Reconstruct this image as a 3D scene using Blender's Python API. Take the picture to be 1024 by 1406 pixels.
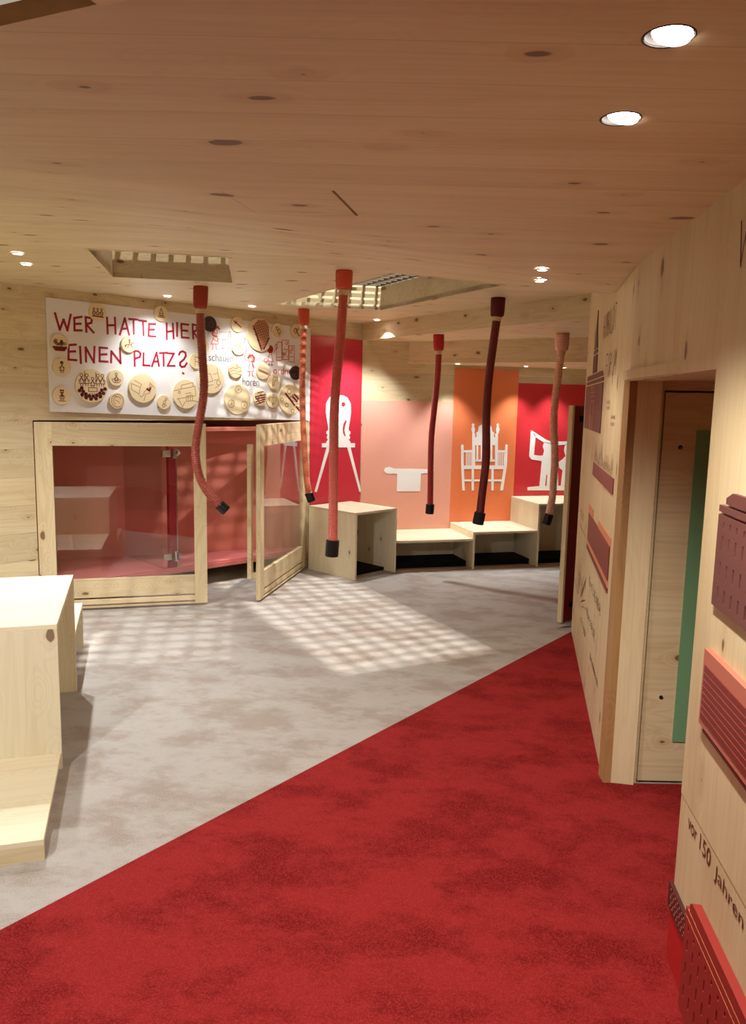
import bpy, bmesh, math, random
from mathutils import Vector, Matrix
from mathutils.geometry import delaunay_2d_cdt
random.seed(7)
scene = bpy.context.scene
COL = scene.collection
for o in list(bpy.data.objects):
    bpy.data.objects.remove(o)
PI = math.pi
def R(d): return math.radians(d)

# ---------------------------------------------------------------- camera
EYE = 1.65
_p = math.atan(151 / 1060.0); _r = 0.0215
F_ = Vector((0, math.cos(_p), -math.sin(_p)))
_u0 = Vector((0, math.sin(_p), math.cos(_p))); _r0 = Vector((1, 0, 0))
R_ = _r0 * math.cos(_r) + _u0 * math.sin(_r)
U_ = _u0 * math.cos(_r) - _r0 * math.sin(_r)
cam_data = bpy.data.cameras.new('camera')
cam_data.sensor_fit = 'HORIZONTAL'; cam_data.sensor_width = 36.0
cam_data.lens = 1060.0 / 1024.0 * 36.0
cam_data.clip_start = 0.02
cam = bpy.data.objects.new('camera', cam_data); COL.objects.link(cam)
m = Matrix.Identity(4)
for i in range(3):
    m[i][0] = R_[i]; m[i][1] = U_[i]; m[i][2] = -F_[i]
m[2][3] = EYE
cam.matrix_world = m
scene.camera = cam

# ---------------------------------------------------------------- world, exposure, large lights
world = bpy.data.worlds.new('hall'); scene.world = world
world.use_nodes = True
world.node_tree.nodes['Background'].inputs[0].default_value = (1.0, 0.86, 0.70, 1)
world.node_tree.nodes['Background'].inputs[1].default_value = 0.12
scene.view_settings.view_transform = 'Standard'
scene.view_settings.look = 'None'
scene.view_settings.gamma = 1.0
scene.view_settings.use_curve_mapping = False
scene.view_settings.exposure = 1.85
WARM = (1.0, 0.93, 0.82)
COOL = (0.93, 0.97, 1.0)
def hall_spot(name, loc, target, energy, size_deg, radius):
    l = bpy.data.lights.new(name, 'SPOT'); l.energy = energy; l.color = (1.0, 0.97, 0.92)
    l.spot_size = R(size_deg); l.spot_blend = 0.25; l.shadow_soft_size = radius
    o = bpy.data.objects.new(name, l); COL.objects.link(o); o.location = loc
    o.rotation_euler = (Vector(target) - Vector(loc)).to_track_quat('-Z', 'Y').to_euler()
    return o
hall_spot('hall_spotlight_offscreen', (0.75, 5.70, 8.0), (0.0, 5.9, 2.43), 900, 30, 0.09)
hall_spot('hall_spotlight_offscreen', (2.2, 3.0, 4.8), (-0.2, 6.4, 2.5), 330, 26, 0.05)
hall_spot('hall_spotlight_offscreen', (-0.75, 4.0, 6.8), (-1.3, 4.9, 2.5), 250, 20, 0.05)

# ---------------------------------------------------------------- helpers
class MB:
    def __init__(s): s.v = []; s.f = []
    def add(s, v, f):
        n = len(s.v); s.v += [tuple(p) for p in v]; s.f += [tuple(i + n for i in q) for q in f]; return s
    def box(s, x0, x1, y0, y1, z0, z1):
        return s.add([(x0,y0,z0),(x1,y0,z0),(x1,y1,z0),(x0,y1,z0),(x0,y0,z1),(x1,y0,z1),(x1,y1,z1),(x0,y1,z1)],
                     [(0,3,2,1),(4,5,6,7),(0,1,5,4),(1,2,6,5),(2,3,7,6),(3,0,4,7)])
    def prism(s, outer, holes, y0, y1, flat=None):
        """polygon in (x,z) with holes, between depths y0 (front) and y1 (back)"""
        pts = []; edges = []
        loops = [list(outer)] + [list(h) for h in holes]
        for lp in loops:
            b = len(pts); k = len(lp)
            pts += [Vector(p) for p in lp]; edges += [(b + i, b + (i + 1) % k) for i in range(k)]
        vo, eo, fo, *_ = delaunay_2d_cdt(pts, edges, [], 1, 1e-6)
        def inside(p, lp):
            c = False; j = len(lp) - 1
            for i in range(len(lp)):
                xi, yi = lp[i]; xj, yj = lp[j]
                if (yi > p[1]) != (yj > p[1]) and p[0] < (xj - xi) * (p[1] - yi) / (yj - yi) + xi: c = not c
                j = i
            return c
        tris = []
        for f in fo:
            c = sum((vo[i] for i in f), Vector((0, 0))) / len(f)
            if inside(c, loops[0]) and not any(inside(c, h) for h in loops[1:]): tris.append(f)
        n = len(vo)
        V = [(p.x, y0, p.y) for p in vo] + [(p.x, y1, p.y) for p in vo]
        Fc = [tuple(f) for f in tris] + [tuple(i + n for i in reversed(f)) for f in tris]
        s.add(V, Fc)
        for li, lp in enumerate(loops):
            k = len(lp)
            V = [(p[0], y0, p[1]) for p in lp] + [(p[0], y1, p[1]) for p in lp]
            s.add(V, [(i, (i + 1) % k, (i + 1) % k + k, i + k) for i in range(k)])
        return s
    def slab(s, poly, z0, z1, holes=()):
        """polygon in (x,y), between heights z0 and z1"""
        t = MB().prism(poly, holes, 0, 1)
        return s.add([(x, z, z0 + (z1 - z0) * y) for x, y, z in t.v], t.f)
    def strip(s, pts, w, y):
        """flat ribbon along a polyline in (x,z), lying at depth y, with squared ends"""
        for a, b in zip(pts[:-1], pts[1:]):
            dx, dz = b[0] - a[0], b[1] - a[1]; L = math.hypot(dx, dz)
            if L < 1e-6: continue
            dx /= L; dz /= L; e = w * 0.4
            ax, az = a[0] - dx * e, a[1] - dz * e; bx, bz = b[0] + dx * e, b[1] + dz * e
            nx, nz = -dz * w / 2, dx * w / 2
            s.add([(ax+nx,y,az+nz),(ax-nx,y,az-nz),(bx-nx,y,bz-nz),(bx+nx,y,bz+nz)], [(0,1,2,3)])
        return s
    def tube(s, pts, rad, seg=14, cap=True):
        pts = [Vector(p) for p in pts]; n = len(pts)
        rings = []; ref = Vector((0, 1, 0))
        for i, p in enumerate(pts):
            t = (pts[min(i+1, n-1)] - pts[max(i-1, 0)])
            if t.length < 1e-9: t = Vector((0, 0, -1))
            t.normalize()
            a = ref - t * ref.dot(t)
            if a.length < 1e-4: a = Vector((1, 0, 0)) - t * t.x
            a.normalize(); b = t.cross(a); r = rad[i] if hasattr(rad, '__len__') else rad
            rings.append([p + (a * math.cos(k*2*PI/seg) + b * math.sin(k*2*PI/seg)) * r for k in range(seg)])
        V = [q for r in rings for q in r]; Fc = []
        for i in range(n - 1):
            for k in range(seg):
                Fc.append((i*seg+k, i*seg+(k+1)%seg, (i+1)*seg+(k+1)%seg, (i+1)*seg+k))
        if cap: Fc += [tuple(range(seg))[::-1], tuple((n-1)*seg + k for k in range(seg))]
        return s.add(V, Fc)
    def disc(s, cx, cz, r, y0, y1, seg=32, bev=0.0):
        """round plate facing -y"""
        pts = [(cx, y1, cz), (cx, y0 + bev, cz), (cx, y0, cz)]
        return s.tube([(cx, y1, cz), (cx, y0 + bev, cz), (cx, y0, cz)], [r, r, r - bev], seg)
    def build(s, name, mat, parent=None, smooth=False, bevel=0.0):
        me = bpy.data.meshes.new(name); me.from_pydata(s.v, [], s.f)
        bm = bmesh.new(); bm.from_mesh(me)
        bmesh.ops.remove_doubles(bm, verts=bm.verts, dist=1e-5)
        if bevel:
            bmesh.ops.recalc_face_normals(bm, faces=bm.faces)
            es = [e for e in bm.edges if len(e.link_faces) == 2 and e.calc_face_angle(0) > 0.5]
            bmesh.ops.bevel(bm, geom=es, offset=bevel, segments=2, affect='EDGES', profile=0.5)
        bmesh.ops.recalc_face_normals(bm, faces=bm.faces)
        bm.to_mesh(me); bm.free()
        if smooth:
            for p in me.polygons: p.use_smooth = True
        me.materials.append(mat)
        o = bpy.data.objects.new(name, me); COL.objects.link(o)
        if parent: o.parent = parent
        return o
def flip_ribbons(o):
    """ribbons face the room (-y in their wall's frame)"""
    me = o.data; bm = bmesh.new(); bm.from_mesh(me)
    for f in bm.faces:
        if f.normal.y > 0: f.normal_flip()
    bm.to_mesh(me); bm.free(); return o
def tag(o, label=None, cat=None, group=None, kind=None):
    if label: o['label'] = label
    if cat: o['category'] = cat
    if group: o['group'] = group
    if kind: o['kind'] = kind
    return o
def empty(name, loc=(0,0,0), rz=0.0):
    o = bpy.data.objects.new(name, None); COL.objects.link(o); o.empty_display_size = 0.1
    o.location = loc; o.rotation_euler = (0, 0, rz); return o
def struct(o): o['kind'] = 'structure'; return o
def place(o, loc, rz): o.location = loc; o.rotation_euler = (0, 0, rz); return o

# wall frames: local x runs left to right along the wall, -y faces the room
LWO, LWA = (-0.145, 8.0, 0), R(43.6)
BWO, BWA = (-0.145, 8.0, 0), R(15.5)
RFO, RFA = (1.485, 5.538, 0), math.atan2(-2.316, -0.442)     # far length of the right wall, 2.358 long
RNO, RNA = (0.921, 2.128, 0), math.atan2(-1.094, -0.122)     # near length of the right wall
def W(org, ang, x, y=0.0, z=0.0):
    return Vector((org[0] + x*math.cos(ang) - y*math.sin(ang), org[1] + x*math.sin(ang) + y*math.cos(ang), z))

# ---------------------------------------------------------------- materials
def srgb(r, g, b):
    f = lambda c: (c/255/12.92) if c/255 <= 0.04045 else ((c/255 + 0.055)/1.055)**2.4
    return (f(r), f(g), f(b), 1)
def nodes(name):
    m = bpy.data.materials.new(name); m.use_nodes = True
    nt = m.node_tree; return m, nt, nt.nodes['Principled BSDF']
def N(nt, typ, **kw):
    n = nt.nodes.new(typ)
    for k, v in kw.items():
        if k.startswith('i'): n.inputs[int(k[1:])].default_value = v
        else: setattr(n, k, v)
    return n
def math_(nt, op, a, b=None, clamp=False):
    n = nt.nodes.new('ShaderNodeMath'); n.operation = op; n.use_clamp = clamp
    for i, x in enumerate((a, b)):
        if x is None: continue
        if isinstance(x, (int, float)): n.inputs[i].default_value = x
        else: nt.links.new(x, n.inputs[i])
    return n.outputs[0]
def mixc(nt, fac, a, b):
    n = nt.nodes.new('ShaderNodeMix'); n.data_type = 'RGBA'
    for i, x in ((0, fac), (6, a), (7, b)):
        if isinstance(x, (int, float, tuple)): n.inputs[i].default_value = x
        else: nt.links.new(x, n.inputs[i])
    return n.outputs[2]
def rng(nt, x, a, b, c=0.0, d=1.0):
    n = nt.nodes.new('ShaderNodeMapRange'); n.interpolation_type = 'SMOOTHSTEP'
    nt.links.new(x, n.inputs[0])
    for i, q in enumerate((a, b, c, d)): n.inputs[i+1].default_value = q
    return n.outputs[0]
def wood(name, light, dark, axis='X', face='Y', boards=None, across='Z', knots=0.45, rough=0.55, tone=0.10, ring=0.20, kscale=4.2):
    m, nt, bs = nodes(name); L = nt.links.new
    tc = N(nt, 'ShaderNodeTexCoord'); oi = N(nt, 'ShaderNodeObjectInfo')
    off = nt.nodes.new('ShaderNodeVectorMath'); off.operation = 'SCALE'; off.inputs[0].default_value = (17.3, 9.1, 23.7)
    L(oi.outputs['Random'], off.inputs['Scale'])
    add = nt.nodes.new('ShaderNodeVectorMath'); add.operation = 'ADD'
    L(tc.outputs['Object'], add.inputs[0]); L(off.outputs[0], add.inputs[1])
    vec = add.outputs[0]
    tonev = oi.outputs['Random']; line = None
    if boards:
        sx = N(nt, 'ShaderNodeSeparateXYZ'); L(tc.outputs['Object'], sx.inputs[0])
        q = math_(nt, 'DIVIDE', sx.outputs['XYZ'.index(across)], boards)
        fl = math_(nt, 'FLOOR', q); fr = math_(nt, 'FRACT', q)
        wn = N(nt, 'ShaderNodeTexWhiteNoise', noise_dimensions='1D'); L(fl, wn.inputs['W'])
        tonev = wn.outputs['Value']
        o2 = nt.nodes.new('ShaderNodeVectorMath'); o2.operation = 'SCALE'; o2.inputs[0].default_value = (13.0, 7.0, 3.0)
        L(wn.outputs['Value'], o2.inputs['Scale'])
        a2 = nt.nodes.new('ShaderNodeVectorMath'); a2.operation = 'ADD'; L(vec, a2.inputs[0]); L(o2.outputs[0], a2.inputs[1])
        vec = a2.outputs[0]
        d = math_(nt, 'ABSOLUTE', math_(nt, 'SUBTRACT', fr, 0.5))
        line = rng(nt, d, 0.5 - 0.0022/boards, 0.5, 0, 0.28)
    def mapped(along, acr, flat=False):
        mp = N(nt, 'ShaderNodeMapping'); s = [acr, acr, acr]; s['XYZ'.index(axis)] = along
        if flat: s['XYZ'.index(face)] = 0.02
        mp.inputs['Scale'].default_value = s; L(vec, mp.inputs[0]); return mp.outputs[0]
    n1 = N(nt, 'ShaderNodeTexNoise'); n1.inputs['Scale'].default_value = 1; n1.inputs['Detail'].default_value = 2
    n1.inputs['Distortion'].default_value = 0.6; L(mapped(0.55, 5.0), n1.inputs[0])
    n2 = N(nt, 'ShaderNodeTexNoise'); n2.inputs['Scale'].default_value = 1; n2.inputs['Detail'].default_value = 3; L(mapped(2.5, 90.0), n2.inputs[0])
    vo = N(nt, 'ShaderNodeTexVoronoi'); vo.inputs['Scale'].default_value = 1; 
    vo.voronoi_dimensions = '2D'
    ks = N(nt, 'ShaderNodeSeparateXYZ'); L(vec, ks.inputs[0]); kc = N(nt, 'ShaderNodeCombineXYZ')
    acr_ = [c for c in 'XYZ' if c not in (axis, face)][0]
    L(math_(nt, 'MULTIPLY', ks.outputs['XYZ'.index(axis)], kscale*0.62), kc.inputs[0]); L(math_(nt, 'MULTIPLY', ks.outputs['XYZ'.index(acr_)], kscale*1.25), kc.inputs[1])
    L(kc.outputs[0], vo.inputs[0])
    kd_ = N(nt, 'ShaderNodeTexNoise'); kd_.inputs['Scale'].default_value = 14.0; L(vec, kd_.inputs[0])
    dist = math_(nt, 'ADD', vo.outputs['Distance'], math_(nt, 'MULTIPLY', math_(nt, 'SUBTRACT', kd_.outputs[0], 0.5), 0.13))
    halo = rng(nt, dist, 0.35, 0.0, 0, 0.25)
    ph = math_(nt, 'MULTIPLY', math_(nt, 'ADD', n1.outputs[0], halo), 75.0)
    rg = rng(nt, math_(nt, 'SINE', ph), -0.2, 1.0, 0, ring)
    sep = N(nt, 'ShaderNodeSeparateColor'); L(vo.outputs['Color'], sep.inputs[0])
    sel = math_(nt, 'LESS_THAN', sep.outputs[0], knots)
    kn = math_(nt, 'MULTIPLY', rng(nt, math_(nt, 'SUBTRACT', dist, math_(nt, 'MULTIPLY', math_(nt, 'MULTIPLY', sep.outputs[1], sep.outputs[1]), 0.085)), 0.030, 0.004, 0, 1), sel)
    kh = math_(nt, 'MULTIPLY', rng(nt, dist, 0.22, 0.08, 0, 0.3), sel)
    fac = math_(nt, 'ADD', math_(nt, 'ADD', rng(nt, n1.outputs[0], 0.3, 0.8, 0, 0.35), rg), rng(nt, n2.outputs[0], 0.35, 0.8, 0, 0.22))
    fac = math_(nt, 'ADD', fac, kh, True)
    c = mixc(nt, fac, light, dark)
    kd = (dark[0]*0.26, dark[1]*0.17, dark[2]*0.13, 1)
    c = mixc(nt, math_(nt, 'MULTIPLY', kn, 0.85), c, kd)
    if line is not None: c = mixc(nt, line, c, kd)
    hs = N(nt, 'ShaderNodeHueSaturation'); L(c, hs.inputs['Color'])
    L(math_(nt, 'ADD', math_(nt, 'MULTIPLY', tonev, 2*tone), 1 - tone), hs.inputs['Value'])
    L(hs.outputs[0], bs.inputs['Base Color'])
    bs.inputs['Roughness'].default_value = rough
    bp = N(nt, 'ShaderNodeBump'); bp.inputs['Strength'].default_value = 0.12; bp.inputs['Distance'].default_value = 0.001
    L(n2.outputs[0], bp.inputs['Height']); L(bp.outputs[0], bs.inputs['Normal'])
    return m
def paint(name, col, rough=0.45, spec=0.5, var=0.0, metal=0.0):
    m, nt, bs = nodes(name); L = nt.links.new
    bs.inputs['Roughness'].default_value = rough; bs.inputs['Specular IOR Level'].default_value = spec
    bs.inputs['Metallic'].default_value = metal
    tc = N(nt, 'ShaderNodeTexCoord'); no = N(nt, 'ShaderNodeTexNoise'); no.inputs['Scale'].default_value = 60; no.inputs['Detail'].default_value = 3
    L(tc.outputs['Object'], no.inputs[0])
    v = 0.04 + var
    c = mixc(nt, no.outputs[0], (col[0]*(1-v), col[1]*(1-v), col[2]*(1-v), 1), (min(1, col[0]*(1+v)), min(1, col[1]*(1+v)), min(1, col[2]*(1+v)), 1))
    L(c, bs.inputs['Base Color'])
    return m
def carpet(name, c0, c1, c2):
    m, nt, bs = nodes(name); L = nt.links.new
    tc = N(nt, 'ShaderNodeTexCoord')
    mp = N(nt, 'ShaderNodeMapping'); mp.inputs['Rotation'].default_value = (0, 0, 0.5); mp.inputs['Scale'].default_value = (1.0, 1.5, 1); L(tc.outputs['Object'], mp.inputs[0])
    a = N(nt, 'ShaderNodeTexNoise'); a.inputs['Scale'].default_value = 2.6; a.inputs['Detail'].default_value = 5; a.inputs['Roughness'].default_value = 0.68; a.inputs['Distortion'].default_value = 0.1; L(mp.outputs[0], a.inputs[0])
    b = N(nt, 'ShaderNodeTexNoise'); b.inputs['Scale'].default_value = 230; b.inputs['Detail'].default_value = 2; L(tc.outputs['Object'], b.inputs[0])
    c = mixc(nt, rng(nt, a.outputs[0], 0.36, 0.58), c0, c1)
    d = N(nt, 'ShaderNodeTexNoise'); d.inputs['Scale'].default_value = 11; d.inputs['Detail'].default_value = 6; d.inputs['Roughness'].default_value = 0.7; L(mp.outputs[0], d.inputs[0])
    c = mixc(nt, rng(nt, d.outputs[0], 0.50, 0.72, 0, 0.5), c, c0)
    c = mixc(nt, rng(nt, b.outputs[0], 0.42, 0.68, 0, 0.6), c, c2)
    L(c, bs.inputs['Base Color']); bs.inputs['Roughness'].default_value = 1.0; bs.inputs['Specular IOR Level'].default_value = 0.1
    h = math_(nt, 'ADD', b.outputs[0], math_(nt, 'MULTIPLY', a.outputs[0], 1.0))
    bp = N(nt, 'ShaderNodeBump'); bp.inputs['Strength'].default_value = 0.5; bp.inputs['Distance'].default_value = 0.006
    L(h, bp.inputs['Height']); L(bp.outputs[0], bs.inputs['Normal'])
    return m
def glass(name, tint=(1,1,1,1), refl=1.0):
    m = bpy.data.materials.new(name); m.use_nodes = True; nt = m.node_tree; nt.nodes.clear(); L = nt.links.new
    out = N(nt, 'ShaderNodeOutputMaterial'); tr = N(nt, 'ShaderNodeBsdfTransparent'); tr.inputs[0].default_value = tint
    gl = N(nt, 'ShaderNodeBsdfGlossy'); gl.inputs['Roughness'].default_value = 0.01
    lw = N(nt, 'ShaderNodeLayerWeight'); lw.inputs[0].default_value = 0.5
    sch = math_(nt, 'ADD', math_(nt, 'MULTIPLY', math_(nt, 'POWER', lw.outputs['Facing'], 5.0), 0.96), 0.04)
    mx = N(nt, 'ShaderNodeMixShader'); L(math_(nt, 'MULTIPLY', sch, refl, True), mx.inputs[0]); L(tr.outputs[0], mx.inputs[1]); L(gl.outputs[0], mx.inputs[2])
    L(mx.outputs[0], out.inputs[0]); return m
def emit(name, col, s):
    m, nt, bs = nodes(name); bs.inputs['Base Color'].default_value = (0.8, 0.8, 0.8, 1)
    bs.inputs['Emission Color'].default_value = (*col, 1); bs.inputs['Emission Strength'].default_value = s; return m

SP_L, SP_D = srgb(230, 213, 172), srgb(198, 166, 118)
CE_L, CE_D = SP_L, SP_D
RW_L, RW_D = SP_L, SP_D
M = {}
M['ceil'] = wood('spruce_ceiling', CE_L, CE_D, 'X', 'Z', boards=0.165, across='Y', knots=0.5, tone=0.03, ring=0.08)
M['woodX'] = wood('spruce_x', SP_L, SP_D, 'X', knots=0.5, kscale=5.0)
M['woodY'] = wood('spruce_y', SP_L, SP_D, 'Y', 'X', knots=0.4)
M['woodZ'] = wood('spruce_z', SP_L, SP_D, 'Z', knots=0.5, kscale=5.0)
M['woodPale'] = wood('spruce_pale_z', srgb(236,224,192), srgb(210,188,146), 'Z', knots=0.45, ring=0.14)
M['woodTop'] = wood('spruce_pale_x', srgb(236,224,192), srgb(210,188,146), 'X', 'Z', knots=0.2, ring=0.12)
M['right'] = wood('spruce_right', RW_L, RW_D, 'Z', knots=0.6, ring=0.10, kscale=4.0)
M['ply'] = wood('ply_edge', srgb(190,146,94), srgb(150,106,62), 'Z', knots=0.0)
M['gap'] = paint('dark_joint', srgb(46, 34, 24), 0.9, 0.1)
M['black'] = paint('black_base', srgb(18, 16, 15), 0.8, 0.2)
M['rubber'] = paint('black_rubber', srgb(14, 14, 15), 0.35, 0.5)
M['grey_carpet'] = carpet('grey_carpet', srgb(156,140,127), srgb(178,170,161), srgb(190,184,177))
M['red_carpet'] = carpet('red_carpet', srgb(110,20,20), srgb(142,36,36), srgb(168,54,50))
M['board'] = paint('white_board', srgb(238,234,230), 0.4, 0.4)
M['letter'] = paint('crimson_lettering', srgb(166,24,48), 0.5)
M['orange_ink'] = paint('orange_ink', srgb(214,84,40), 0.5)
M['grey_ink'] = paint('grey_ink', srgb(112,104,100), 0.5)
M['disc'] = wood('disc_wood', srgb(240,220,176), srgb(226,200,150), 'X', knots=0.0, ring=0.06, tone=0.05)
M['dark_disc'] = paint('burnt_disc', srgb(48, 26, 22), 0.5)
M['ink'] = paint('burnt_line', srgb(120, 52, 38), 0.6)
M['ink_pale'] = paint('scorched_line', srgb(176, 132, 92), 0.6)
M['ink_dark'] = paint('oxblood_fill', srgb(112, 20, 26), 0.6)
M['p_red'] = paint('crimson_panel', srgb(206, 48, 66), 0.28, 0.5)
M['p_pink'] = paint('blush_panel', srgb(238, 172, 150), 0.28, 0.5)
M['p_orange'] = paint('orange_panel', srgb(236, 130, 82), 0.28, 0.5)
M['p_red2'] = paint('red_panel', srgb(208, 52, 58), 0.28, 0.5)
M['cut'] = paint('white_cutout', srgb(246, 244, 238), 0.5)
M['alc'] = paint('alcove_pink', srgb(214, 126, 108), 0.45, 0.4)
M['alc_floor'] = paint('alcove_floor_pink', srgb(226, 130, 126), 0.4, 0.4)
M['post'] = paint('post_red', srgb(150, 34, 40), 0.4)
M['chrome'] = paint('chrome', (0.72, 0.72, 0.72, 1), 0.15, 0.5, metal=1.0)
M['glass'] = glass('clear_glass', (0.96, 0.97, 0.96, 1), 1.6)
M['maroon'] = paint('maroon_leaf', srgb(122, 18, 26), 0.35)
M['purple'] = paint('mauve_brown', srgb(106, 60, 56), 0.5)
M['purple_d'] = paint('mauve_dark', srgb(82, 34, 32), 0.6)
M['brown'] = paint('russet_brown', srgb(134, 66, 58), 0.5)
M['salmon'] = paint('salmon', srgb(190, 108, 88), 0.5)
M['peach'] = paint('peach', srgb(222, 142, 98), 0.5)
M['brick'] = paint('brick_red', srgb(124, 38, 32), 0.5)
M['brick_l'] = paint('brick_line', srgb(164, 74, 62), 0.5)
M['tomato'] = paint('tomato_red', srgb(190, 36, 32), 0.5)
M['russet'] = paint('russet_red', srgb(158, 50, 44), 0.5)
M['groove'] = paint('engraved_line', srgb(112, 48, 30), 0.7)
M['groove_s'] = paint('engraved_fine_line', srgb(140, 84, 56), 0.7)
M['green'] = paint('deep_green', srgb(118, 164, 122), 0.3)
M['cream'] = paint('cream_ceiling', srgb(238, 226, 200), 0.7)
M['lens'] = emit('lamp_lens', (1.0, 0.95, 0.88), 9.0)
M['trimw'] = paint('white_ring', srgb(225, 222, 216), 0.4)
M['can'] = paint('lamp_can', srgb(34, 22, 15), 0.6)
M['bronze'] = paint('bronze_lattice', srgb(96, 78, 58), 0.5)
M['tape'] = paint('cream_tape', srgb(226, 196, 160), 0.5)
M['metal'] = paint('brushed_strip', (0.6, 0.58, 0.55, 1), 0.35, metal=1.0)
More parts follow.
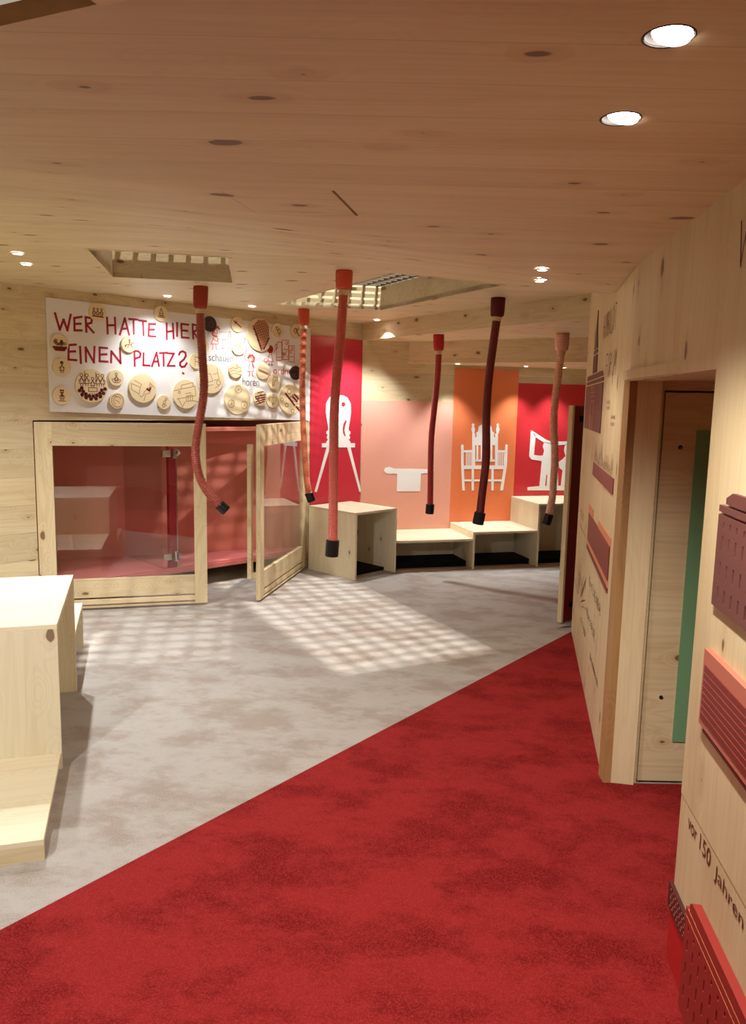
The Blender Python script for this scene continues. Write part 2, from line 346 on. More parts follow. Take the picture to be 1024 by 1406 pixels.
D = {
 'line1': (((-3.101,2.25),(-3.07,2.134),(-3.039,2.209),(-3.013,2.133),(-2.984,2.25)),((-2.901,2.242),(-2.958,2.228),(-2.959,2.137),(-2.904,2.141)),((-2.957,2.184),(-2.91,2.19)),((-2.868,2.133),(-2.87,2.242),(-2.82,2.238),(-2.827,2.204),(-2.867,2.19),(-2.812,2.132)),((-2.701,2.254),(-2.699,2.132)),((-2.637,2.26),(-2.635,2.137)),((-2.7,2.195),(-2.635,2.202)),((-2.6,2.132),(-2.555,2.261),(-2.522,2.137)),((-2.583,2.177),(-2.533,2.184)),((-2.519,2.259),(-2.447,2.26)),((-2.483,2.257),(-2.482,2.146)),((-2.435,2.255),(-2.373,2.253)),((-2.402,2.252),(-2.398,2.141)),((-2.293,2.237),(-2.349,2.234),(-2.355,2.139),(-2.295,2.139)),((-2.35,2.189),(-2.304,2.193)),((-2.193,2.253),(-2.193,2.124)),((-2.137,2.254),(-2.131,2.135)),((-2.195,2.184),(-2.134,2.195)),((-2.097,2.264),(-2.099,2.157)),((-1.991,2.258),(-2.058,2.259),(-2.056,2.149),(-1.989,2.15)),((-2.055,2.207),(-2.001,2.207)),((-1.948,2.147),(-1.953,2.264),(-1.914,2.259),(-1.915,2.217),(-1.947,2.205),(-1.903,2.15))),
 'line2': (((-2.952,2.032),(-3.008,2.025),(-3.012,1.918),(-2.952,1.916)),((-3.008,1.976),(-2.958,1.982)),((-2.921,2.018),(-2.918,1.896)),((-2.878,1.909),(-2.877,2.016),(-2.816,1.906),(-2.808,2.025)),((-2.707,2.021),(-2.767,2.022),(-2.77,1.917),(-2.705,1.917)),((-2.769,1.968),(-2.712,1.974)),((-2.678,1.913),(-2.673,1.999),(-2.599,1.912),(-2.602,2.027)),((-2.48,1.895),(-2.481,2.013),(-2.446,2.012),(-2.427,1.995),(-2.435,1.968),(-2.478,1.951)),((-2.401,2.0),(-2.406,1.904),(-2.35,1.904)),((-2.331,1.899),(-2.287,2.013),(-2.268,1.905)),((-2.314,1.937),(-2.276,1.942)),((-2.259,2.009),(-2.193,2.016)),((-2.226,2.01),(-2.225,1.907)),((-2.193,2.012),(-2.13,2.012),(-2.191,1.909),(-2.125,1.912)),((-2.084,2.007),(-2.071,2.028),(-2.048,2.036),(-2.024,2.026),(-2.02,1.999),(-2.038,1.971),(-2.072,1.943),(-2.076,1.92),(-2.059,1.906),(-2.032,1.912),(-2.012,1.94)),((-2.051,1.857),(-2.043,1.852))),
 'girl1': (((-1.711,2.221),(-1.714,2.209),(-1.722,2.202),(-1.732,2.201),(-1.74,2.207),(-1.743,2.219),(-1.74,2.23),(-1.732,2.238),(-1.722,2.239),(-1.714,2.232),(-1.711,2.221)),((-1.744,2.184),(-1.775,2.114),(-1.7,2.119),(-1.717,2.192)),((-1.757,2.161),(-1.717,2.138),(-1.699,2.165)),((-1.758,2.113),(-1.758,2.075),(-1.768,2.069)),((-1.727,2.115),(-1.727,2.077),(-1.716,2.072)),((-1.663,2.081),(-1.663,2.156),(-1.608,2.165),(-1.589,2.233),(-1.575,2.234),(-1.585,2.092),(-1.618,2.087)),((-1.67,2.08),(-1.64,2.082))),
 'hair1': (((-1.757,2.195),(-1.763,2.234),(-1.743,2.262),(-1.709,2.265),(-1.693,2.245)),((-1.753,2.189),(-1.724,2.18)),((-1.748,2.218),(-1.736,2.251),(-1.707,2.256))),
 'dash1': (((-1.694,2.22),(-1.684,2.221)),((-1.675,2.222),(-1.665,2.222)),((-1.655,2.223),(-1.646,2.224)),((-1.636,2.224),(-1.627,2.225)),((-1.617,2.226),(-1.607,2.227)),((-1.598,2.227),(-1.588,2.228))),
 'girl2': (((-1.425,2.19),(-1.435,2.136),(-1.406,2.091),(-1.421,2.054),(-1.438,2.024),(-1.43,2.004),(-1.404,1.99)),((-1.35,2.005),(-1.354,1.992),(-1.364,1.984),(-1.377,1.983),(-1.387,1.99),(-1.391,2.003),(-1.387,2.015),(-1.377,2.024),(-1.364,2.024),(-1.354,2.017),(-1.35,2.005)),((-1.375,1.976),(-1.397,1.895),(-1.334,1.901),(-1.353,1.981)),((-1.346,1.969),(-1.328,1.928)),((-1.378,1.896),(-1.378,1.86),(-1.392,1.856)),((-1.351,1.897),(-1.351,1.861),(-1.337,1.858))),
 'hair2': (((-1.396,2.018),(-1.377,2.04),(-1.348,2.042),(-1.331,2.021),(-1.334,1.99),(-1.351,1.982)),),
 'girl3': (((-1.164,2.063),(-1.176,2.002),(-1.119,1.998),(-1.14,2.064)),((-1.184,2.007),(-1.187,1.996),(-1.196,1.989),(-1.207,1.989),(-1.216,1.995),(-1.22,2.005),(-1.216,2.016),(-1.207,2.023),(-1.196,2.024),(-1.187,2.018),(-1.184,2.007)),((-1.145,2.058),(-1.11,2.082),(-1.091,2.116)),((-1.07,2.138),(-1.073,2.125),(-1.08,2.117),(-1.088,2.116),(-1.095,2.124),(-1.098,2.136),(-1.095,2.149),(-1.088,2.158),(-1.08,2.158),(-1.073,2.151),(-1.07,2.138)),((-1.161,1.996),(-1.161,1.972)),((-1.137,1.998),(-1.137,1.973)),((-1.159,1.966),(-1.161,1.962),(-1.165,1.96),(-1.169,1.96),(-1.173,1.962),(-1.175,1.965),(-1.173,1.969),(-1.169,1.971),(-1.165,1.971),(-1.161,1.969),(-1.159,1.966)),((-1.126,1.967),(-1.127,1.964),(-1.131,1.961),(-1.136,1.961),(-1.14,1.963),(-1.141,1.967),(-1.14,1.97),(-1.136,1.973),(-1.131,1.973),(-1.128,1.971),(-1.126,1.967)),((-1.084,2.153),(-1.064,2.179),(-1.022,2.176),(-1.022,2.013),(-1.083,2.01),(-1.084,2.153)),((-1.018,2.198),(-0.945,2.203),(-0.943,2.026),(-1.017,2.022),(-1.018,2.198)),((-0.939,2.15),(-0.876,2.158),(-0.878,2.006),(-0.938,2.008),(-0.939,2.15)),((-0.955,2.174),(-0.958,2.166),(-0.964,2.162),(-0.972,2.161),(-0.978,2.165),(-0.98,2.172),(-0.978,2.18),(-0.972,2.184),(-0.964,2.185),(-0.958,2.181),(-0.955,2.174)),((-0.89,2.128),(-0.892,2.121),(-0.898,2.116),(-0.905,2.116),(-0.91,2.12),(-0.912,2.127),(-0.91,2.134),(-0.905,2.139),(-0.898,2.14),(-0.892,2.136),(-0.89,2.128)),((-0.906,2.1),(-0.908,2.093),(-0.913,2.088),(-0.92,2.087),(-0.926,2.092),(-0.928,2.099),(-0.926,2.106),(-0.92,2.111),(-0.914,2.111),(-0.908,2.107),(-0.906,2.1)),((-0.999,2.116),(-0.955,2.118),(-0.98,2.08),(-0.954,2.044)),((-0.98,2.08),(-1.006,2.039)),((-0.991,2.077),(-0.993,2.07),(-0.998,2.066),(-1.005,2.065),(-1.01,2.069),(-1.013,2.075),(-1.01,2.082),(-1.005,2.086),(-0.998,2.087),(-0.993,2.083),(-0.991,2.077)),((-1.073,2.04),(-1.033,2.042)),((-0.928,2.052),(-0.888,2.054))),
 'hair3': (((-1.127,2.108),(-1.131,2.092),(-1.144,2.081),(-1.16,2.08),(-1.173,2.089),(-1.178,2.105),(-1.173,2.121),(-1.16,2.131),(-1.144,2.132),(-1.132,2.123),(-1.127,2.108)),((-1.139,2.107),(-1.141,2.098),(-1.148,2.093),(-1.156,2.092),(-1.163,2.097),(-1.166,2.105),(-1.163,2.114),(-1.157,2.12),(-1.148,2.12),(-1.141,2.115),(-1.139,2.107)),((-1.146,2.107),(-1.147,2.103),(-1.15,2.101),(-1.154,2.1),(-1.157,2.102),(-1.158,2.106),(-1.157,2.109),(-1.154,2.112),(-1.15,2.112),(-1.147,2.11),(-1.146,2.107))),
 'words': {'schauen':((-1.799,1.973),(-1.552,1.977)),'hören':((-1.453,1.773),(-1.276,1.772)),'ordnen':((-1.118,1.889),(-0.865,1.893))},
 'discs': (('court',-2.781,2.286,0.067),('bell',-2.248,2.323,0.062),('crowd',-3.08,2.03,0.068),('rider',-2.532,2.061,0.064),('figure',-3.07,1.86,0.068),('throne',-2.844,1.726,0.129),('seated',-2.645,1.796,0.063),('queen',-3.077,1.649,0.069),('swirl',-2.641,1.618,0.064),('faller',-2.421,1.721,0.118),('child',-2.235,1.613,0.06),('house',-2.032,1.683,0.123),('chair',-1.93,1.96,0.065),('carriage',-1.783,1.819,0.126),('plain',-1.859,2.086,0.056),('dark',-1.792,2.28,0.065),('sword',-1.513,2.297,0.067),('hat',-1.502,2.105,0.071),('hills',-1.537,1.901,0.068),('bench',-1.272,2.227,0.145),('letter',-1.078,2.28,0.067),('ribbon',-0.859,2.29,0.068),('ruler',-1.24,1.904,0.073),('map',-1.118,1.817,0.071),('darkface',-0.865,1.906,0.065),('rings',-1.516,1.65,0.136),('weave',-1.272,1.667,0.073),('face',-1.134,1.643,0.067),('tools',-0.923,1.66,0.141)),
 'chair1': (((-0.321,1.71),(-0.257,1.709),(-0.2,1.688),(-0.155,1.628),(-0.148,1.551),(-0.16,1.467),(-0.179,1.383),(-0.172,1.357),(-0.152,1.348),(-0.152,1.325),(-0.172,1.312),(-0.156,1.296),(-0.159,1.275),(-0.177,1.265),(-0.152,1.247),(-0.148,1.23),(-0.088,1.228),(-0.087,1.185),(-0.526,1.196),(-0.527,1.235),(-0.471,1.236),(-0.468,1.253),(-0.445,1.27),(-0.462,1.281),(-0.466,1.301),(-0.451,1.316),(-0.471,1.329),(-0.471,1.351),(-0.453,1.36),(-0.447,1.385),(-0.468,1.467),(-0.483,1.549),(-0.479,1.624),(-0.439,1.683),(-0.385,1.707)),((-0.192,1.188),(-0.147,1.187),(0.016,0.721),(-0.013,0.72)),((-0.465,1.194),(-0.424,1.193),(-0.587,0.754),(-0.612,0.764))),
 'chair1h': (((-0.229,1.621),(-0.232,1.609),(-0.242,1.601),(-0.254,1.597),(-0.267,1.6),(-0.277,1.609),(-0.28,1.62),(-0.277,1.632),(-0.268,1.64),(-0.255,1.643),(-0.242,1.64),(-0.233,1.632)),((-0.217,1.465),(-0.205,1.454),(-0.228,1.403),(-0.236,1.364),(-0.226,1.319),(-0.217,1.306),(-0.229,1.3),(-0.252,1.332),(-0.258,1.377),(-0.249,1.429))),
 'towel': (((0.258,0.949),(0.275,0.972),(0.316,0.981),(0.373,0.962),(0.5,0.96),(0.628,0.957),(0.743,0.953),(0.793,0.964),(0.816,0.947),(0.802,0.923),(0.759,0.915),(0.666,0.907),(0.662,0.721),(0.403,0.723),(0.403,0.908),(0.36,0.911),(0.304,0.907),(0.269,0.922)),),
 'throne': (((1.232,1.338),(1.265,1.339),(1.28,0.994),(1.247,0.994)),((1.497,1.341),(1.531,1.341),(1.547,0.994),(1.514,0.994)),((1.222,1.432),(1.238,1.448),(1.255,1.433),(1.25,1.414),(1.263,1.384),(1.255,1.338),(1.236,1.338),(1.221,1.384),(1.229,1.414)),((1.508,1.436),(1.524,1.451),(1.541,1.436),(1.537,1.418),(1.548,1.387),(1.537,1.341),(1.514,1.341),(1.505,1.387),(1.515,1.418)),((1.267,1.293),(1.285,1.308),(1.278,1.346),(1.299,1.362),(1.305,1.415),(1.337,1.434),(1.411,1.435),(1.45,1.417),(1.464,1.364),(1.487,1.348),(1.484,1.31),(1.499,1.295),(1.503,1.215),(1.271,1.213)),((1.287,1.214),(1.307,1.214),(1.314,1.04),(1.295,1.04)),((1.337,1.214),(1.36,1.214),(1.368,1.036),(1.345,1.036)),((1.388,1.214),(1.413,1.214),(1.421,1.036),(1.396,1.036)),((1.45,1.215),(1.471,1.215),(1.479,1.04),(1.458,1.04)),((1.284,1.06),(1.504,1.06),(1.505,1.036),(1.285,1.036)),((1.143,1.159),(1.243,1.16),(1.244,1.137),(1.144,1.136)),((1.532,1.161),(1.63,1.161),(1.631,1.138),(1.534,1.138)),((1.169,1.137),(1.178,1.137),(1.184,0.994),(1.174,0.994)),((1.188,1.137),(1.198,1.137),(1.204,0.994),(1.194,0.994)),((1.208,1.137),(1.218,1.137),(1.224,0.994),(1.214,0.994)),((1.228,1.137),(1.238,1.137),(1.244,0.994),(1.234,0.994)),((1.547,1.138),(1.557,1.138),(1.564,0.994),(1.554,0.994)),((1.567,1.138),(1.577,1.138),(1.584,0.994),(1.574,0.994)),((1.587,1.138),(1.597,1.138),(1.605,0.994),(1.594,0.994)),((1.608,1.138),(1.618,1.138),(1.625,0.994),(1.615,0.994)),((1.15,0.994),(1.625,0.994),(1.627,0.955),(1.151,0.956)),((1.108,1.213),(1.124,1.222),(1.139,1.213),(1.148,1.002),(1.172,0.724),(1.143,0.724),(1.118,1.002)),((1.624,1.216),(1.637,1.225),(1.651,1.216),(1.655,1.001),(1.621,0.72),(1.587,0.72),(1.621,1.001)),((1.242,0.955),(1.268,0.955),(1.278,0.723),(1.252,0.723)),((1.472,0.955),(1.499,0.955),(1.51,0.721),(1.483,0.721)),((1.164,0.843),(1.598,0.841),(1.599,0.82),(1.165,0.823))),
 'banner': (((1.92,1.368),(1.982,1.338),(1.972,1.111),(2.047,1.102),(2.054,1.045),(1.946,1.061),(1.915,1.095),(1.92,1.283)),((1.92,1.379),(1.937,1.376),(2.115,1.277),(2.178,1.257),(2.397,1.263),(2.399,1.23),(2.267,1.219),(2.18,1.219),(2.091,1.245),(1.975,1.307)),((2.091,1.253),(2.196,1.246),(2.229,1.128),(2.262,1.08),(2.292,0.758),(2.144,0.759),(2.15,0.89),(2.136,0.89),(2.126,0.759),(2.058,0.76),(2.072,1.04),(2.042,1.048),(2.039,1.103),(2.082,1.104),(2.093,1.159),(2.073,1.206)),((2.347,1.215),(2.398,1.234),(2.429,0.757),(2.322,0.758),(2.334,0.937),(2.291,0.969),(2.279,1.033),(2.33,1.064),(2.363,1.096),(2.338,1.16)),((1.914,0.753),(2.066,0.766),(2.428,0.768),(2.432,0.713),(1.916,0.718)),((2.885,1.291),(2.915,1.097),(2.887,1.062),(2.775,1.046),(2.774,1.104),(2.852,1.113),(2.812,1.346),(2.873,1.379)),((2.823,1.314),(2.71,1.249),(2.622,1.221),(2.533,1.221),(2.399,1.23),(2.397,1.263),(2.619,1.26),(2.681,1.281),(2.854,1.386),(2.872,1.39)),((2.734,1.209),(2.72,1.161),(2.738,1.105),(2.783,1.105),(2.787,1.049),(2.757,1.041),(2.808,0.754),(2.737,0.754),(2.71,0.888),(2.695,0.888),(2.719,0.755),(2.567,0.756),(2.556,1.081),(2.583,1.129),(2.602,1.248),(2.709,1.257)),((2.469,1.16),(2.452,1.096),(2.489,1.065),(2.545,1.033),(2.54,0.969),(2.501,0.937),(2.536,0.756),(2.429,0.757),(2.398,1.234),(2.453,1.216)),((2.964,0.708),(2.432,0.713),(2.428,0.768),(2.798,0.76),(2.961,0.744))),
 'hoses': (((-1.247,5.605,2.43),(-1.252,5.604,2.279),(-1.25,5.604,2.133),(-1.244,5.606,2.01),(-1.237,5.607,1.887),(-1.231,5.609,1.763),(-1.239,5.607,1.638),(-1.261,5.602,1.512),(-1.283,5.597,1.385),(-1.294,5.595,1.283),(-1.289,5.596,1.181),(-1.265,5.601,1.078),(-1.223,5.61,0.988),(-1.162,5.624,0.909),(-1.131,5.631,0.877),(-1.082,5.642,0.83)),((-0.205,4.82,2.43),(-0.206,4.82,2.322),(-0.215,4.82,2.161),(-0.222,4.82,2.031),(-0.239,4.819,1.834),(-0.248,4.819,1.702),(-0.253,4.818,1.568),(-0.253,4.818,1.367),(-0.252,4.818,1.162),(-0.251,4.819,0.956),(-0.251,4.819,0.775),(-0.257,4.818,0.673)),((-0.633,6.824,2.43),(-0.632,6.824,2.293),(-0.639,6.823,1.997),(-0.64,6.823,1.717),(-0.63,6.824,1.434),(-0.617,6.825,1.243),(-0.599,6.827,0.993),(-0.575,6.829,0.834),(-0.547,6.832,0.76)),((0.563,7.182,2.27),(0.568,7.181,2.127),(0.566,7.182,1.938),(0.554,7.182,1.737),(0.54,7.184,1.549),(0.527,7.185,1.345),(0.527,7.185,1.107),(0.532,7.184,0.867),(0.535,7.184,0.709),(0.531,7.184,0.621)),((0.889,5.861,2.43),(0.887,5.861,2.295),(0.868,5.864,2.106),(0.851,5.867,1.919),(0.84,5.868,1.729),(0.839,5.869,1.538),(0.846,5.867,1.371),(0.849,5.867,1.215),(0.841,5.868,1.085),(0.828,5.87,0.926),(0.822,5.871,0.824),(0.808,5.873,0.737)),((1.596,6.79,2.27),(1.594,6.79,2.126),(1.584,6.792,1.974),(1.57,6.796,1.783),(1.562,6.798,1.607),(1.565,6.797,1.458),(1.58,6.793,1.31),(1.588,6.791,1.16),(1.587,6.792,1.009),(1.585,6.792,0.857),(1.564,6.797,0.695),(1.541,6.802,0.606))),
}

# ================================================================ SETTING
# ---- floor: grey carpet everywhere, red carpet laid along the right wall
fl = struct(MB().slab([(-5.2,-3.2),(4.2,-3.2),(4.2,10.2),(-5.2,10.2)], -0.06, 0.0).build('floor', M['grey_carpet']))
B0, B1 = (-1.127, 2.18), (1.486, 5.52)
bd = ((B1[0]-B0[0])/4.24, (B1[1]-B0[1])/4.24)
red = MB().slab([(B0[0]-bd[0]*5.8, B0[1]-bd[1]*5.8), (0.419, B0[1]-bd[1]*5.8), (0.922, 2.128), (2.33, 2.13), (2.33, 3.215), (1.04, 3.215), (B1[0]-0.003, B1[1])], -0.002, 0.006).build('red_carpet', M['red_carpet'])
tag(red, 'crimson red carpet with a straight diagonal edge against the grey carpet', 'carpet')

# ---- ceiling: low over the red carpet, rising gently to the room
def ceil_z(x, y):
    y0 = max(1.4, 3.9 + (x - 1.14)); y1 = 4.25 + max(0.0, x + 1) * 0.5
    t = min(1, max(0, (y - y0) / (y1 - y0))); t = 0.5*t + 0.5*t*t*(3 - 2*t)
    return 2.22 + 0.21 * t
FE = [(0.80, 0.72), (-0.60, 1.302), (-4.70, 3.0)]                 # the ceiling's free edge nearest the camera
outer = [(0.98, 0.645), *FE[1:], (-4.70, 3.66), (-0.17, 8.03), (-0.10, 8.06), (1.56, 5.56), (1.12, 3.2), (1.00, 2.1)]
sky1 = [(-1.56, 4.30), (-0.84, 4.46), (-0.985, 5.39), (-1.745, 5.246)]
sky2 = [(0.09, 4.86), (0.82, 5.23), (0.028, 6.77), (-0.83, 6.546)]
SPOTS_BIG = [(0.442, 1.289), (0.477, 1.637)]
circ = lambda c, r, n=24: [(c[0] + r*math.cos(i*2*PI/n), c[1] + r*math.sin(i*2*PI/n)) for i in range(n)]
holes = [sky1, sky2] + [circ(c, 0.038) for c in SPOTS_BIG]
HATCH = [(-0.441, 2.241), (-0.129, 2.216), (-0.069, 2.495), (-0.386, 2.533)]
def lerp2(a, b, t): return (a[0] + (b[0]-a[0])*t, a[1] + (b[1]-a[1])*t)
def hatch_edge(a, b, w):
    dx, dy = b[0]-a[0], b[1]-a[1]; L = math.hypot(dx, dy); nx, ny = -dy/L*w/2, dx/L*w/2
    return [(a[0]-nx, a[1]-ny), (b[0]-nx, b[1]-ny), (b[0]+nx, b[1]+ny), (a[0]+nx, a[1]+ny)]
holes += [hatch_edge(HATCH[i], HATCH[(i+1) % 4], w) for i, w in ((1, 0.010), (2, 0.0028), (3, 0.0016))]
def ceiling_mesh():
    pts = []; edges = []
    loops = [outer] + holes
    for lp in loops:
        d = []
        for i, p in enumerate(lp):
            q = lp[(i+1) % len(lp)]; n = max(1, int(math.hypot(q[0]-p[0], q[1]-p[1]) / 0.15))
            d += [lerp2(p, q, k/n) for k in range(n)]
        b = len(pts); pts += [Vector(p) for p in d]; edges += [(b+i, b+(i+1) % len(d)) for i in range(len(d))]
    for i in range(48):
        for j in range(64):
            pts.append(Vector((-4.7 + i*0.13 + 0.003*j, 0.7 + j*0.118)))
    vo, eo, fo, *_ = delaunay_2d_cdt(pts, edges, [], 0, 1e-6)
    def inside(p, lp):
        c = False; j = len(lp)-1
        for i in range(len(lp)):
            xi, yi = lp[i]; xj, yj = lp[j]
            if (yi > p[1]) != (yj > p[1]) and p[0] < (xj-xi)*(p[1]-yi)/(yj-yi)+xi: c = not c
            j = i
        return c
    tr = []
    for f in fo:
        c = sum((vo[i] for i in f), Vector((0, 0)))/3
        if inside(c, outer) and not any(inside(c, h) for h in holes): tr.append(tuple(f))
    V = [(p.x, p.y, ceil_z(p.x, p.y)) for p in vo]; n = len(V)
    mb = MB().add(V + [(x, y, z+0.03) for x, y, z in V], tr + [tuple(i+n for i in reversed(f)) for f in tr])
    cnt = {}
    for f in tr:
        for a, b in ((f[0],f[1]),(f[1],f[2]),(f[2],f[0])):
            k = (min(a,b), max(a,b)); cnt[k] = cnt.get(k, 0) + 1
    for (a, b), c in cnt.items():
        if c == 1: mb.f.append((a, b, b+n, a+n))
    return mb
ceil = struct(ceiling_mesh().build('ceiling', M['ceil']))
# lid of the inspection hatch, resting over the cut joints
hp = [lerp2((-0.256, 2.371), p, 1.18) for p in HATCH]
MB().add([(x, y, ceil_z(x, y) + 0.030) for x, y in hp] + [(x, y, ceil_z(x, y) + 0.055) for x, y in hp],
         [(0,1,2,3),(7,6,5,4),(0,4,5,1),(1,5,6,2),(2,6,7,3),(3,7,4,0)]).build('hatch_lid', M['woodX'], ceil)
# free edge of the ceiling: two fascia boards and the cream ceiling above the entrance
fa = math.atan2(FE[1][1]-FE[0][1], FE[1][0]-FE[0][0])
def fascia(name, x0, x1, y0, y1, z0, z1, mat):
    o = MB().box(x0, x1, y0, y1, z0, z1).build(name, mat); return o
tr1 = struct(place(fascia('trim_1', -0.2, 1.32, -0.004, 0.02, 2.218, 2.262, M['ply']), (0.80, 0.72, 0), fa))
tr1.data.materials[0] = M['woodX']
up = struct(MB().slab([(1.1, 0.60), (-0.6, 1.31), (-4.70, 3.0), (-4.70, -3.0), (1.1, -3.0)], 2.34, 2.37).build('ceiling.001', M['cream']))
up2 = struct(place(MB().box(-0.3, 1.4, -0.02, 0.0, 2.262, 2.345).build('trim_2', M['cream']), (0.80, 0.72, 0), fa))

# ---- beams and soffits over the benches
D0, D1 = Vector((-0.145, 8.0)), Vector((1.50, 5.53))
def wall_strip(a, b, z0, z1, th, name, mat):
    d = (b - a); L = d.length; ang = math.atan2(d.y, d.x)
    return place(MB().box(0, L, 0, th, z0, z1).build(name, mat), (a.x, a.y, 0), ang)
b1 = struct(wall_strip(Vector((-0.14, 7.995)), Vector((1.60, 5.37)), 2.268, 2.46, 0.06, 'trim_3', M['woodX']))
E0 = W(BWO, BWA, 0.50).to_2d(); E1 = Vector((3.4, 6.20))
b2 = struct(wall_strip(E0, E1, 2.052, 2.275, 0.05, 'trim_4', M['woodX']))
struct(MB().slab([(-0.12, 8.02), (1.49, 5.56), (1.8, 5.3), (3.4, 5.3), (3.4, 6.21), (E0.x, E0.y+0.02)], 2.27, 2.30).build('ceiling.002', M['ceil']))
be = W(BWO, BWA, 3.7).to_2d()
struct(MB().slab([(E0.x-0.02, E0.y), (3.42, 6.18), (be.x+0.1, be.y+0.05), (E0.x, E0.y+0.04)], 2.055, 2.085).build('ceiling.003', M['ceil']))

# ---- left wall (frame LW): boarded, with the alcove opening
OX0, OX1, OZ = -3.29, -0.70, 1.462
WX0 = -6.3
wl = struct(place(MB().prism([(WX0,0),(OX0,0),(OX0,OZ),(OX1,OZ),(OX1,0),(0.03,0),(0.03,2.47),(WX0,2.47)], [], 0.012, 0.06).build('wall_left', M['woodX']), LWO, LWA))
H = 0.196
def planks(parent, spans, h, z0, z1, mat):
    z = z0; k = 0
    while z < z1 - 0.01:
        t = min(z + h, z1)
        for x0, x1 in spans(z, t):
            MB().box(x0, x1, 0, 0.013, z + 0.0006, t - 0.0006).build('plank', mat, parent)
        z = t; k += 1
def sp_left(z, t):
    if t <= OZ + 0.001: return [(WX0, OX0), (OX1, 0.0)]
    return [(WX0, -3.18), (-3.179, 0.0)] if False else [(WX0, 0.0)]
planks(wl, sp_left, OZ/7, 0, OZ, M['woodX'])
planks(wl, sp_left, 0.1935, OZ, 2.45, M['woodX'])

# ---- back wall (frame BW)
wb = struct(place(MB().box(0, 3.75, 0.012, 0.06, 0, 2.45).build('wall_back', M['woodX']), BWO, BWA))
planks(wb, lambda z, t: [(0.0, 3.75)], 0.163, 0, 2.445, M['woodX'])

# ---- right wall, far length (frame RF)
wf = struct(place(MB().prism([(0,0),(2.358,0),(2.358,2.215),(1.62,2.215),(1.2,2.28),(0.6,2.45),(0,2.45)], [], 0.0, 0.13).build('wall_right', M['right']), RFO, RFA))
# ---- right wall, near length (frame RN), with the doorway between the two
wn = struct(place(MB().prism([(-1.101,1.758),(0.0,1.758),(0.0,0.535),(3.4,0.535),(3.4,2.40),(1.55,2.40),(1.5,2.235),(-1.101,2.235)], [], 0.0, 0.12).build('wall_right_near', M['right']), RNO, RNA))
MB().box(-0.001, 3.4, 0.0015, 0.12, 0.2, 0.5335).build('panel', M['right'], wn)
MB().box(-0.001, 3.4, 0.006, 0.12, 0.0, 0.2).build('panel', M['right'], wn)
# the recess behind the doorway
struct(MB().box(1.05, 2.35, 3.222, 3.30, 1.758, 1.80).build('trim_5', M['right']))
struct(MB().slab([(1.02, 3.24), (0.93, 2.14), (2.4, 2.14), (2.4, 3.24)], 1.762, 1.80).build('ceiling.004', M['right']))
struct(MB().box(1.062, 1.190, 3.222, 3.28, 0.0, 1.765).build('wall_recess', M['woodX']))
struct(MB().box(1.043, 1.075, 3.214, 3.29, 0.0, 1.762).build('trim_6', M['ply']))
struct(MB().box(1.062, 2.4, 3.30, 3.33, 0.0, 1.765).build('wall_recess_back', M['woodX']))
struct(MB().box(2.36, 2.42, 2.1, 3.3, 0.0, 1.765).build('wall_recess_end', M['woodZ']))
struct(MB().box(1.06, 2.4, 2.06, 2.12, 0.0, 1.765).build('wall_recess_near', M['woodX']))
struct(MB().box(1.188, 2.36, 3.224, 3.27, 1.724, 1.765).build('trim_11', M['woodX']))
dl = struct(MB().box(1.198, 2.30, 3.228, 3.262, 0.012, 1.716).build('door_1', M['woodX'], bevel=0.002))
MB().box(1.337, 1.60, 3.220, 3.230, 1.14, 1.562).build('glazing', M['green'], dl)
MB().box(1.337, 1.60, 3.220, 3.230, 0.20, 1.139).build('glazing', M['green'], dl)
for z in (1.49, 0.40):
    MB().disc(1.275, z, 0.009, 3.2265, 3.229, 16).build('screw_hole', M['black'], dl)

# ---- closing walls out of view
struct(MB().box(3.36, 3.42, 5.2, 9.2, 0, 2.45).build('wall_far_right', M['woodY']))
struct(MB().box(1.62, 3.42, 5.22, 5.28, 0, 2.45).build('wall_niche', M['woodX']))
struct(MB().box(-4.8, -4.72, -3.0, 3.75, 0, 2.45).build('wall_entrance_left', M['woodY']))
struct(MB().box(-4.8, 1.2, -3.06, -3.0, 0, 2.45).build('wall_entrance', M['woodX']))

# ---- ceiling openings with a lattice above (daylight-like hall light falls through)
def opening(name, poly, zc, depth, lat_pitch, bw):
    root = struct(empty(name, (poly[0][0], poly[0][1], zc)))
    ox, oy = poly[0]
    loc = [(x-ox, y-oy) for x, y in poly]; n = 4
    cx = sum(p[0] for p in loc)/4; cy = sum(p[1] for p in loc)/4
    for i in range(4):
        a, b = loc[i], loc[(i+1) % 4]
        dx, dy = b[0]-a[0], b[1]-a[1]; L = math.hypot(dx, dy); nx, ny = dy/L, -dx/L
        if (cx-a[0])*nx + (cy-a[1])*ny > 0: nx, ny = -nx, -ny
        t = 0.024
        q = [a, b, (b[0]+nx*t, b[1]+ny*t), (a[0]+nx*t, a[1]+ny*t)]
        MB().slab(q, -0.002, depth).build('shaft_panel', M['woodX'] if i != 0 else M['woodX'], root)
    lat = MB(); z = depth
    P0, P1, P2, P3 = [Vector(p) for p in loc]
    L1 = (P1-P0).length; L2 = (P3-P0).length
    for k in range(int(L1/lat_pitch)+1):
        t = (k+0.5)*lat_pitch/L1
        if t > 1: break
        a = P0.lerp(P1, t); b = P3.lerp(P2, t); d = (b-a).normalized(); nn = Vector((-d.y, d.x))*bw/2
        lat.slab([a-nn, b-nn, b+nn, a+nn], z, z+0.022)
    for k in range(int(L2/lat_pitch)+1):
        t = (k+0.5)*lat_pitch/L2
        if t > 1: break
        a = P0.lerp(P3, t); b = P1.lerp(P2, t); d = (b-a).normalized(); nn = Vector((-d.y, d.x))*bw/2
        lat.slab([a-nn, b-nn, b+nn, a+nn], z, z+0.022)
    lt = lat.build('lattice', M['bronze'], root)
    return root
